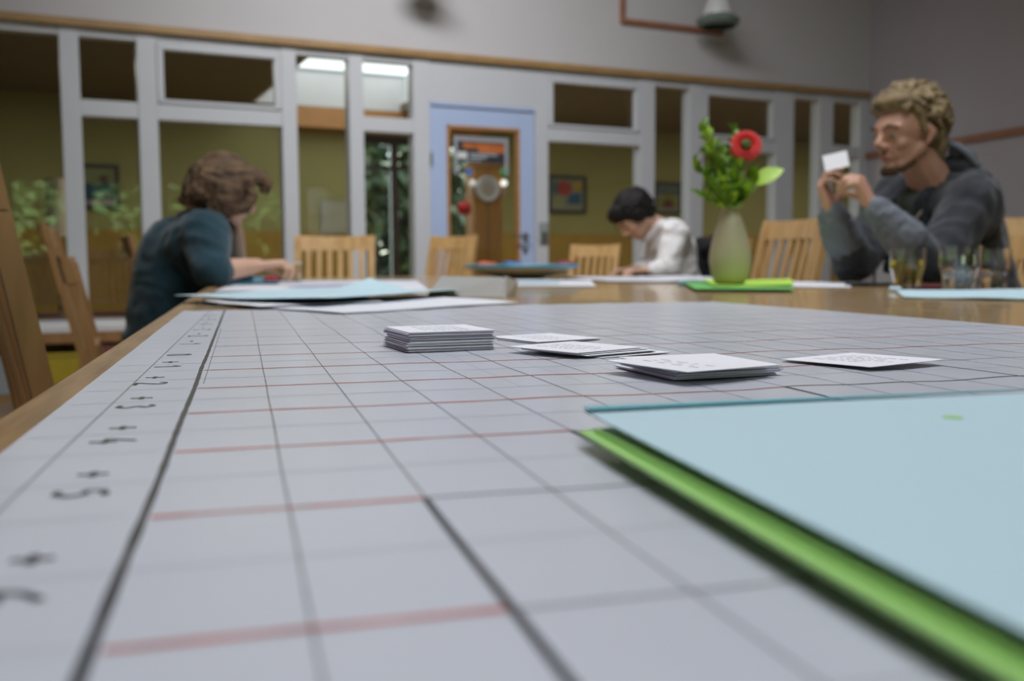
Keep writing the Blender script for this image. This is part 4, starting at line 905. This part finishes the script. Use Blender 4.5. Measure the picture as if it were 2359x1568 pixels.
def head(bm, R, c, k=1.0, chin=1.0):
    def T(x, y, z): return c + R @ Vector((x, y, z * (.86 if z < 0 else 1))) * k
    ell(bm, T(-.012, 0, .035), (.098 * k, .076 * k, .088 * k), R); ell(bm, T(.028, 0, -.033), (.062 * k, .056 * k, .070 * k), R)
    ell(bm, T(.045, 0, .02), (.052 * k, .060 * k, .055 * k), R); cap(bm, T(.055, 0, -.082), T(.066, 0, -.095), .026 * k * chin, .020 * k)
    for s in (-1, 1):
        cap(bm, T(.0, s * .052, -.045), T(.052, s * .022, -.090), .020 * k, .018 * k); ell(bm, T(.057, s * .035, -.024), .0225 * k)
        cap(bm, T(.086, s * .012, .027), T(.070, s * .046, .026), .0125 * k, .011 * k)
        cap(bm, T(.083, s * .022, .0125), T(.076, s * .041, .0125), .0062 * k, .0058 * k); cap(bm, T(.081, s * .022, -.006), T(.075, s * .041, -.006), .0056 * k, .0052 * k)
        # ear
        cap(bm, T(-.004, s * .078, .018), T(-.014, s * .084, -.002), .010 * k, .012 * k); cap(bm, T(-.014, s * .084, -.002), T(-.001, s * .077, -.030), .011 * k, .008 * k)
        cap(bm, T(.100, s * .011, -.029), T(.094, s * .013, -.030), .0085 * k)
    cap(bm, T(.086, 0, .018), T(.107, 0, -.018), .009 * k, .0125 * k); cap(bm, T(.076, .008, -.060), T(.076, -.008, -.060), .0165 * k, .0165 * k)
    return T
def face_parts(root, T, R, k, lipmat, brow, eyes=True):
    for s in (-1, 1):
        b = bmesh.new(); ell(b, (0, 0, 0), .0115 * k, sub=3); e = obj('eye', b, m_eye, root, True, Matrix.Translation(T(.0755, s * .031, .004)))
        b = bmesh.new(); ell(b, T(.0845, s * .031, .003) - T(.0755, s * .031, .004), .0056 * k); obj('iris', b, m_iris, e, True)
        b = bmesh.new(); tube(b, [T(.099, s * .014, .026), T(.097, s * .032, .033), T(.080, s * .052, .026)], [.003 * k, .0045 * k, .002 * k], 8); obj('eyebrow', b, brow, root, True)
    b = bmesh.new()
    cap(b, T(.0895, 0, -.059), T(.079, .022, -.057), .0062 * k, .003 * k); cap(b, T(.0895, 0, -.059), T(.079, -.022, -.057), .0062 * k, .003 * k)
    cap(b, T(.0885, 0, -.070), T(.079, .018, -.061), .0072 * k, .003 * k); cap(b, T(.0885, 0, -.070), T(.079, -.018, -.061), .0072 * k, .003 * k)
    fuse('lips', b, lipmat, root, .002, 2)
def curls(root, T, R, spots, rnd, mat, size=.017, name='hair', base=None, voxel=.0045):
    b = bmesh.new()
    if base: base(b)
    for x, y, z in spots:
        p = T(x, y, z); a = rnd.random() * 6.28; h = Vector((rnd.gauss(0, 1), rnd.gauss(0, 1), rnd.gauss(0, 1))).normalized(); g_ = h.orthogonal().normalized(); k_ = h.cross(g_)
        s = size * (.7 + .6 * rnd.random())
        pts = [p + (g_ * math.cos(a + t) + k_ * math.sin(a + t)) * s * .8 + h * (t - 2.5) * s * .16 for t in [q * .8 for q in range(7)]]
        tube(b, pts, s * .34, 6)
    return fuse(name, b, mat, root, voxel, 1)
def legs(bm, hipL, hipR, kneeL, kneeR, footL, footR, r=.085):
    for h_, k_, f_ in ((hipL, kneeL, footL), (hipR, kneeR, footR)):
        cap(bm, h_, k_, r, r * .72); cap(bm, k_, f_, r * .66, r * .45)
def shoes(root, feet, d):
    for f_ in feet:
        b = bmesh.new(); d_ = Vector(d).normalized(); p = Vector((f_.x, f_.y, .035)); cap(b, p - d_ * .04, p + d_ * .13, .034, .03); cap(b, p + Vector((0, 0, .03)), p, .04, .036); bx(b, p.x - .01, p.x + .01, p.y - .01, p.y + .01, .001, .03)
        fuse('shoe', b, m_shoe, root, .008, 2)

# ---- man in the grey hoodie, reading a card with both hands
mf = -N; mr = U.copy()
def man():
    rnd = random.Random(3)
    Hc = at(2090, 312, 2.95); neck = at(2148, 440, 3.03); chest = at(2178, 540, 3.07); Ls = at(2236, 470, 2.90); Rs = at(2072, 452, 3.20)
    Le = at(2152, 612, 2.80); Lw = at(2008, 478, 2.80); Re = at(1966, 606, 3.02); Rw = at(1914, 488, 2.92)
    pel = Vector((chest.x, chest.y, .56)) + N * .12; up = Vector((0, 0, 1))
    hips = [pel + U * s * .09 for s in (-1, 1)]; knees = [h + mf * .40 + Vector((0, 0, -.04)) for h in hips]; feet = [Vector((q.x, q.y, .09)) + N * .05 for q in knees]
    root = empty('person', Vector((pel.x, pel.y, 0)), 'man with curly light hair in a grey hoodie holding up a small card', 'person')
    root_inv = Matrix.Translation(-Vector((pel.x, pel.y, 0)))
    R, c = hframe(Hc, (-.93, -.36, -.13), (0.02, 0, 1)); k = 1.03
    b = bmesh.new(); T = head(b, R, c, k)
    cap(b, neck + Vector((.03, 0, -.03)), c + R @ Vector((-.025, 0, -.06)), .066, .058)
    cap(b, pel, chest, .13, .14); cap(b, chest, neck - up * .05, .14, .09); cap(b, Ls, Rs, .07)
    cap(b, Ls, Le, .052, .042); cap(b, Rs, Re, .052, .042); cap(b, Le, Lw, .042, .027); cap(b, Re, Rw, .042, .027)
    legs(b, hips[0], hips[1], knees[0], knees[1], feet[0], feet[1], .075)
    tips = list(hand(b, Lw, (-.42, .10, .88), (-.75, .62, -.25), True, ((.85, .75, .3), (1.0, .9, .4), (1.1, 1.0, .5), (1.2, 1.0, .5)), 1.0, .04, (.35, .75)))
    tip2 = list(hand(b, Rw, (-.30, .05, .93), (.80, -.45, -.1), False, ((.55, .75, .5), (.75, .8, .5), (.9, .9, .5), (1.0, .9, .5)), 1.0, .04, (.45, .8)))
    body = fuse('body', b, m_skin, root, .0040, 3); body.matrix_parent_inverse = root_inv
    def adopt(o): o.matrix_parent_inverse = root_inv; return o
    kids0 = set(root.children)
    face_parts(root, T, R, k, m_lips, m_beard)
    # hair: full curly mop, short at the nape
    sp = []
    for _ in range(520):
        v = Vector((rnd.gauss(0, 1), rnd.gauss(0, 1), rnd.gauss(0, 1))).normalized()
        x, y, z = -.018 + v.x * .108, v.y * .086, .048 + v.z * .096
        if z < .045 + max(0, x + .01) * .55 and x > -.035: continue
        if z < -.04: continue
        sp.append((x, y, z))
    def base(b_):
        ell(b_, T(-.028, 0, .052), (.100 * k, .082 * k, .088 * k), R); ell(b_, T(.042, 0, .098), (.055 * k, .068 * k, .035 * k), R)
        ell(b_, T(-.078, 0, -.020), (.044 * k, .064 * k, .088 * k), R)
        for s in (-1, 1): cap(b_, T(.012, s * .078, .05), T(.010, s * .078, .005), .013 * k, .008 * k)
    curls(root, T, R, sp, rnd, m_hair, .017 * k, base=base)
    b = bmesh.new(); cap(b, T(.072, .012, -.112), T(.080, -.012, -.112), .014 * k); cap(b, T(.055, .03, -.108), T(.03, .05, -.09), .010 * k, .006 * k); cap(b, T(.055, -.03, -.108), T(.03, -.05, -.09), .010 * k, .006 * k); fuse('chin_beard', b, m_beard, root, .003, 1, (.002, 200, 1))
    b = bmesh.new(); cap(b, T(.0895, .003, -.048), T(.079, .026, -.054), .0042 * k, .003 * k); cap(b, T(.0895, -.003, -.048), T(.079, -.026, -.054), .0042 * k, .003 * k); fuse('moustache', b, m_beard, root, .0025, 1)
    # hoodie
    b = bmesh.new(); cap(b, pel + up * .02, chest, .165, .165); cap(b, chest, neck - up * .075 + N * .01, .165, .105); cap(b, Ls, Rs, .085); cap(b, chest + mr * .06, Rs, .11, .08); cap(b, chest - mr * .06, Ls, .12, .09)
    cap(b, Ls, Le, .080, .060); cap(b, Rs, Re, .080, .064)
    dl_ = (Lw - Le); dr2 = (Rw - Re); cap(b, Le, Le + dl_ * .60, .060, .047); cap(b, Re, Re + dr2 * .62, .062, .047)
    tl_ = .75 + .004
    hd = fuse('hoodie', b, m_hoodie, root, .0065, 4, (.011, 13, 5))
    for v in hd.data.vertices:            # flatten where elbows rest on the table top
        if v.co.z < TZ + .004 and (v.co - Le).length < .13 or v.co.z < TZ + .004 and (v.co - Re).length < .13: v.co.z = TZ + .004
    # hood lying behind the neck, with its paler hem
    b = bmesh.new(); hb_ = neck + N * .06
    pts = []
    for t in range(13):
        a_ = math.radians(-125 + 250 * t / 12); pts.append(neck + N * (.015 + .085 * math.cos(a_)) + mr * (.098 * math.sin(a_)) + up * (.005 + .050 * math.cos(a_) - .055 * (abs(a_) / 2.2) ** 2))
    tube(b, pts, [.026 + .022 * math.sin(math.pi * t / 12) for t in range(13)], 12)
    hk = at(2212, 392, 3.0); ell(b, hk, (.055, .07, .062)); cap(b, hk + mr * .06 - up * .03, hk - mr * .07 - up * .05, .05); cap(b, hk - up * .02, at(2245, 440, 2.98), .055, .06); cap(b, hk, neck + N * .06 + up * .03, .045, .035)
    fuse('hood', b, m_hoodie, root, .0055, 3, (.008, 18, 9))
    b = bmesh.new(); tube(b, [at(2172, 330, 2.96), at(2186, 330, 2.95), at(2208, 338, 2.94), at(2232, 356, 2.93), at(2250, 380, 2.93), at(2256, 396, 2.94)], [.009, .011, .012, .012, .011, .008], 8); cap(b, at(2200, 346, 2.97), at(2236, 382, 2.97), .02, .018); fuse('hood_hem', b, m_cuff, root, .004, 1)
    for wst, d_, el, nm in ((Lw, dl_, Le, 0), (Rw, dr2, Re, 0)):
        b = bmesh.new(); cap(b, el + d_ * .46, el + d_ * .93, .061, .043); fuse('lit_sleeve_cuff', b, m_cuff, root, .005, 2, (.005, 24, 4))  # cuff stretched up the forearm; sleeve highlight put into its paler colour
    # open zip edges and tee
    nf = neck + mf * .055 - up * .05
    b = bmesh.new(); hexs = [nf + mr * .05, nf - mr * .045, chest + mf * .155 - mr * .03 - up * .02, chest + mf * .155 + mr * .035 - up * .02]
    cap(b, nf + up * .005, chest + mf * .085 - up * .02, .060, .088); fuse('tee_shirt', b, m_tee, root, .006, 3, (.004, 20, 2))
    for s in (-1, 1):
        b = bmesh.new(); p0 = neck + mf * .045 + mr * s * .062 + up * .01; p1 = chest + mf * .155 + mr * s * .055 + up * .06; p2 = chest + mf * .172 + mr * s * .05 - up * .12
        tube(b, [p0, p0.lerp(p1, .5) + mf * .02, p1, p2], [.016, .018, .016, .012], 8); fuse('zip_edge', b, m_hoodie, root, .005, 2, (.004, 30, s))
        b = bmesh.new(); q0 = neck + mf * .085 + mr * s * .060 - up * .065; q1 = q0 + mf * .055 - up * .16 + mr * s * .01
        tube(b, [q0, q0.lerp(q1, .5) + mf * .04, q1 + mf * .01, q1 + mf * .01 - up * .06], .0042, 8); obj('drawstring', b, m_cord, root, True)
    b = bmesh.new(); legs(b, hips[0], hips[1], knees[0], knees[1], feet[0] + up * .03, feet[1] + up * .03, .09); cap(b, hips[0], hips[1], .12); fuse('trousers', b, m_jeans, root, .01, 3, (.008, 14, 1))
    shoes(root, feet, mf)
    for o in root.children:
        if o is not body: adopt(o)
    # the card he holds
    p = (tips[0] + tip2[0]) / 2; pc_ = at(1926, 372, 2.85)
    xa = Vector((.93, -.28, .20)).normalized(); za = Vector((-.25, -.85, .25)); za = (za - xa * za.dot(xa)).normalized(); ya = za.cross(xa)
    Mx = Matrix((xa, ya, za)).transposed().to_4x4(); Mx.translation = pc_ - xa * .034 - ya * .022
    mh = mesh_of(bx(bmesh.new(), 0, .068, 0, .048, 0, .0006)); mh.materials.append(m_card)
    o = link('index_card', mh, None, None); o.matrix_world = Mx; tag(o, 'small white card held up by the man in the hoodie', 'card')
    # the chair under him
    cc = Vector((pel.x, pel.y, 0)); chair_at(cc.x, cc.y, (mf.x, mf.y), 'wooden chair the man in the hoodie sits on', z=0, top=.90, w=.44, cushion=False)
man()

# ---- woman in teal leaning over the left side
def woman():
    rnd = random.Random(8); up = Vector((0, 0, 1)); f = Vector((.90, .36, 0)).normalized(); r_ = Vector((f.y, -f.x, 0))
    Hc = at(527, 445, 3.17); neck = at(468, 512, 3.20); chest = at(424, 600, 3.22); Rs = at(472, 540, 3.06); Ls = at(480, 530, 3.40)
    Re = at(490, 625, 2.97); Rw = at(592, 612, 3.13); Le = at(548, 636, 3.42); Lw = at(545, 535, 3.30)
    pel = at(385, 790, 3.22); pel.z = .54
    hips = [pel + r_ * s * .09 for s in (-1, 1)]; knees = [h + f * .36 - up * .03 for h in hips]; feet = [Vector((q.x, q.y, .09)) - f * .05 for q in knees]
    base = Vector((pel.x, pel.y, 0)); root = empty('person', base, 'woman with a brown bob in a dark teal top leaning over the table', 'person'); inv = Matrix.Translation(-base)
    R, c = hframe(Hc, (.80, .40, -.42), (.32, 0, 1)); k = .86
    b = bmesh.new(); T = head(b, R, c, k, .9)
    cap(b, neck, c + R @ Vector((-.03, 0, -.06)), .055, .052)
    cap(b, pel, chest, .12, .12); cap(b, chest, neck, .12, .07); cap(b, Ls, Rs, .055); cap(b, Ls, Le, .045, .037); cap(b, Rs, Re, .045, .037); cap(b, Le, Lw, .036, .024); cap(b, Re, Rw, .040, .025)
    legs(b, hips[0], hips[1], knees[0], knees[1], feet[0], feet[1], .072)
    list(hand(b, Rw, (.93, .28, .10), (.1, .1, -1), False, ((.6, .8, .5), (.7, .9, .5), (.8, .9, .5), (.9, .9, .5)), .93, .03, (.35, .5)))
    list(hand(b, Lw, (.15, -.25, .95), (-.6, -.3, .1), True, ((.9, .9, .6), (1.0, .9, .6), (1.1, .9, .6), (1.2, .9, .6)), .90, .0, (.4, .4)))
    body = fuse('body', b, m_skinp, root, .0042, 2)
    face_parts(root, T, R, k, m_lips, m_hair2)
    # wavy bob: cap plus locks
    b = bmesh.new(); ell(b, T(-.035, 0, .050), (.106 * k, .098 * k, .092 * k), R); ell(b, T(-.060, 0, -.020), (.085 * k, .104 * k, .085 * k), R); ell(b, T(.045, 0, .095), (.05 * k, .07 * k, .032 * k), R)
    for s in (-1, 1): ell(b, T(-.02, s * .078, -.01), (.06 * k, .034 * k, .085 * k), R)
    for _ in range(110):
        a_ = rnd.uniform(-2.5, 2.5); ca, sa = -math.cos(a_), math.sin(a_)
        if ca > .55: continue
        z0 = rnd.uniform(.02, .11); pts = []
        ph = rnd.random() * 6
        for t in range(6):
            zz = z0 - t * .030 * rnd.uniform(.9, 1.1); rad = 1.0 - max(0, zz - .03) * 4.5 + .10 * math.sin(t * 1.6 + ph)
            pts.append(T(-.035 + ca * .106 * rad, sa * .098 * rad, zz))
        tube(b, pts, [.007, .012, .014, .014, .012, .006], 6)
    # loose front curl at the forehead
    tube(b, [T(.04, -.03, .12), T(.075, -.04, .112), T(.106, -.04, .094), T(.112, -.045, .068), T(.098, -.05, .06)], [.014, .018, .018, .014, .008], 8)
    tube(b, [T(.05, .03, .12), T(.10, .03, .10), T(.118, .04, .06)], [.016, .018, .010], 8)
    tube(b, [T(.03, -.07, .08), T(.07, -.075, .03), T(.065, -.08, -.03), T(.03, -.085, -.07)], [.014, .019, .017, .010], 8)
    fuse('hair', b, m_hair2, root, .005, 1, (.004, 45, 3))
    b = bmesh.new(); cap(b, pel - up * .04, chest, .15, .148); cap(b, chest, neck - up * .03 - f * .02, .148, .080); cap(b, Ls, Rs, .072); cap(b, chest, Rs, .13, .080); cap(b, chest, Ls, .12, .08)
    cap(b, Rs, Re - (Re - Rs) * .02, .078, .058); cap(b, Ls, Le, .07, .052); cap(b, Re, Re + (Rw - Re) * .12, .054, .048)
    o = fuse('jumper', b, m_teal, root, .0065, 4, (.008, 12, 3))
    for v in o.data.vertices:
        if v.co.z < TZ + .003 and ((v.co - Le).length < .12 or (v.co - Re).length < .10): v.co.z = TZ + .003
    b = bmesh.new(); legs(b, hips[0], hips[1], knees[0], knees[1], feet[0] + up * .03, feet[1] + up * .03, .085); cap(b, hips[0], hips[1], .12); fuse('trousers', b, m_jeans, root, .01, 3)
    shoes(root, feet, f)
    for o in root.children: o.matrix_parent_inverse = inv
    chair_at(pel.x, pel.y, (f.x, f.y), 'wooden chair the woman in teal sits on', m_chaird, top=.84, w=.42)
woman()

# ---- person in the white shirt bent over writing
def writer():
    up = Vector((0, 0, 1)); f = Vector((-.97, -.25, 0)).normalized(); r_ = Vector((f.y, -f.x, 0)); l_ = -r_
    Hc = at(1460, 500, 5.0); neck = at(1506, 520, 5.05); chest = at(1545, 584, 5.12); Ls = at(1554, 540, 4.95); Rs = at(1515, 540, 5.25)
    Le = at(1536, 622, 4.86); Lw = at(1487, 624, 4.84); Re = at(1500, 622, 5.15); Rw = at(1455, 622, 5.0)
    pel = Vector((chest.x, chest.y, .54)) + N * .04
    hips = [pel + r_ * s * .09 for s in (-1, 1)]; knees = [h + f * .36 - up * .03 for h in hips]; feet = [Vector((q.x, q.y, .09)) - f * .05 for q in knees]
    base = Vector((pel.x, pel.y, 0)); root = empty('person', base, 'dark haired person in a white shirt bent low over the table writing', 'person'); inv = Matrix.Translation(-base)
    R, c = hframe(Hc, (-.62, -.30, -.78), (-.75, -.1, .62)); k = .98
    b = bmesh.new(); T = head(b, R, c, k, .9); cap(b, neck, c + R @ Vector((-.03, 0, -.06)), .052, .048)
    cap(b, pel, chest, .11, .12); cap(b, chest, neck, .12, .06); cap(b, Ls, Rs, .055); cap(b, Ls, Le, .043, .036); cap(b, Rs, Re, .043, .036); cap(b, Le, Lw, .036, .024); cap(b, Re, Rw, .036, .024)
    legs(b, hips[0], hips[1], knees[0], knees[1], feet[0], feet[1], .072)
    for wv, lf in ((Lw, True), (Rw, False)): list(hand(b, wv, (-.95, -.2, -.02), (0, 0, -1), lf, ((.5, .7, .4),) * 4, .9, .03, (.4, .4)))
    fuse('body', b, m_skinp, root, .005, 2); face_parts(root, T, R, k, m_lips, m_hair3)
    b = bmesh.new(); ell(b, T(-.030, 0, .052), (.104 * k, .090 * k, .088 * k), R); ell(b, T(-.062, 0, -.015), (.058 * k, .080 * k, .075 * k), R); ell(b, T(.045, 0, .085), (.055 * k, .070 * k, .042 * k), R)
    for s in (-1, 1): ell(b, T(.0, s * .072, .02), (.05 * k, .026 * k, .06 * k), R)
    for t in range(26):
        a_ = t / 26 * math.tau; tube(b, [T(-.03 + .09 * math.cos(a_), .08 * math.sin(a_), .10), T(-.03 + .11 * math.cos(a_), .095 * math.sin(a_), .05), T(-.03 + .105 * math.cos(a_), .092 * math.sin(a_), .015 if math.cos(a_) > .3 else -.03)], [.012, .013, .007], 6)
    fuse('hair', b, m_hair3, root, .0055, 1, (.004, 30, 3))
    b = bmesh.new(); cap(b, pel, chest, .145, .135); cap(b, chest, neck - up * .035 + N * .02, .135, .075); cap(b, Ls, Rs, .07); cap(b, chest, Ls, .12, .078); cap(b, chest, Rs, .11, .075)
    cap(b, Ls, Le, .072, .056); cap(b, Rs, Re, .07, .055); cap(b, Le, Le.lerp(Lw, .55), .055, .045); cap(b, Re, Re.lerp(Rw, .55), .055, .045)
    o = fuse('shirt', b, m_shirt, root, .007, 3, (.010, 11, 7))
    for v in o.data.vertices:
        if v.co.z < TZ + .003 and ((v.co - Le).length < .13 or (v.co - Re).length < .13): v.co.z = TZ + .003
    b = bmesh.new(); cap(b, neck + r_ * .07 + up * .0, neck + f * .05 - up * .07 + r_ * .03, .022, .016); cap(b, neck + l_ * .07, neck + f * .05 - up * .07 + l_ * .03, .022, .016); cap(b, neck + r_ * .07, neck + N * .05 + up * .02, .022); cap(b, neck + l_ * .07, neck + N * .05 + up * .02, .022); fuse('collar', b, m_shirt, root, .006, 2)
    b = bmesh.new(); legs(b, hips[0], hips[1], knees[0], knees[1], feet[0] + up * .03, feet[1] + up * .03, .085); cap(b, hips[0], hips[1], .12); fuse('trousers', b, m_jeans, root, .01, 3)
    shoes(root, feet, f)
    for o in root.children: o.matrix_parent_inverse = inv
    ch_ = chair_at(pel.x, pel.y, (f.x, f.y), 'wooden chair under the person in the white shirt, a black jacket on its back', top=.93, w=.42, cushion=False)
    # black jacket over the chair back
    cb = Vector((pel.x, pel.y, 0)) - f * .20; j = empty('jacket', Vector((cb.x, cb.y, 0)), 'black jacket hung over the chair of the person in white', 'jacket')
    b = bmesh.new(); jr = r_; t0 = Vector((-f.x * .03, -f.y * .03, 0))
    cap(b, t0 + jr * .19 + up * .90, t0 - jr * .19 + up * .90, .05); 
    for s in (-1, 0, 1): cap(b, t0 + jr * s * .14 + up * .90, t0 + jr * s * .17 + up * .55 - f * .02, .05, .06)
    cap(b, t0 + jr * .22 + up * .88, t0 + jr * .25 + up * .50, .045, .04); cap(b, t0 - jr * .22 + up * .88, t0 - jr * .25 + up * .50, .045, .04)
    fuse('cloth', b, m_black, j, .008, 3, (.012, 14, 4))
    b = bmesh.new(); tube(b, [t0 + jr * .05 + up * .955, t0 + up * .975 - f * .02, t0 - jr * .05 + up * .955], .012, 8); obj('collar', b, m_black, j, True)
writer()
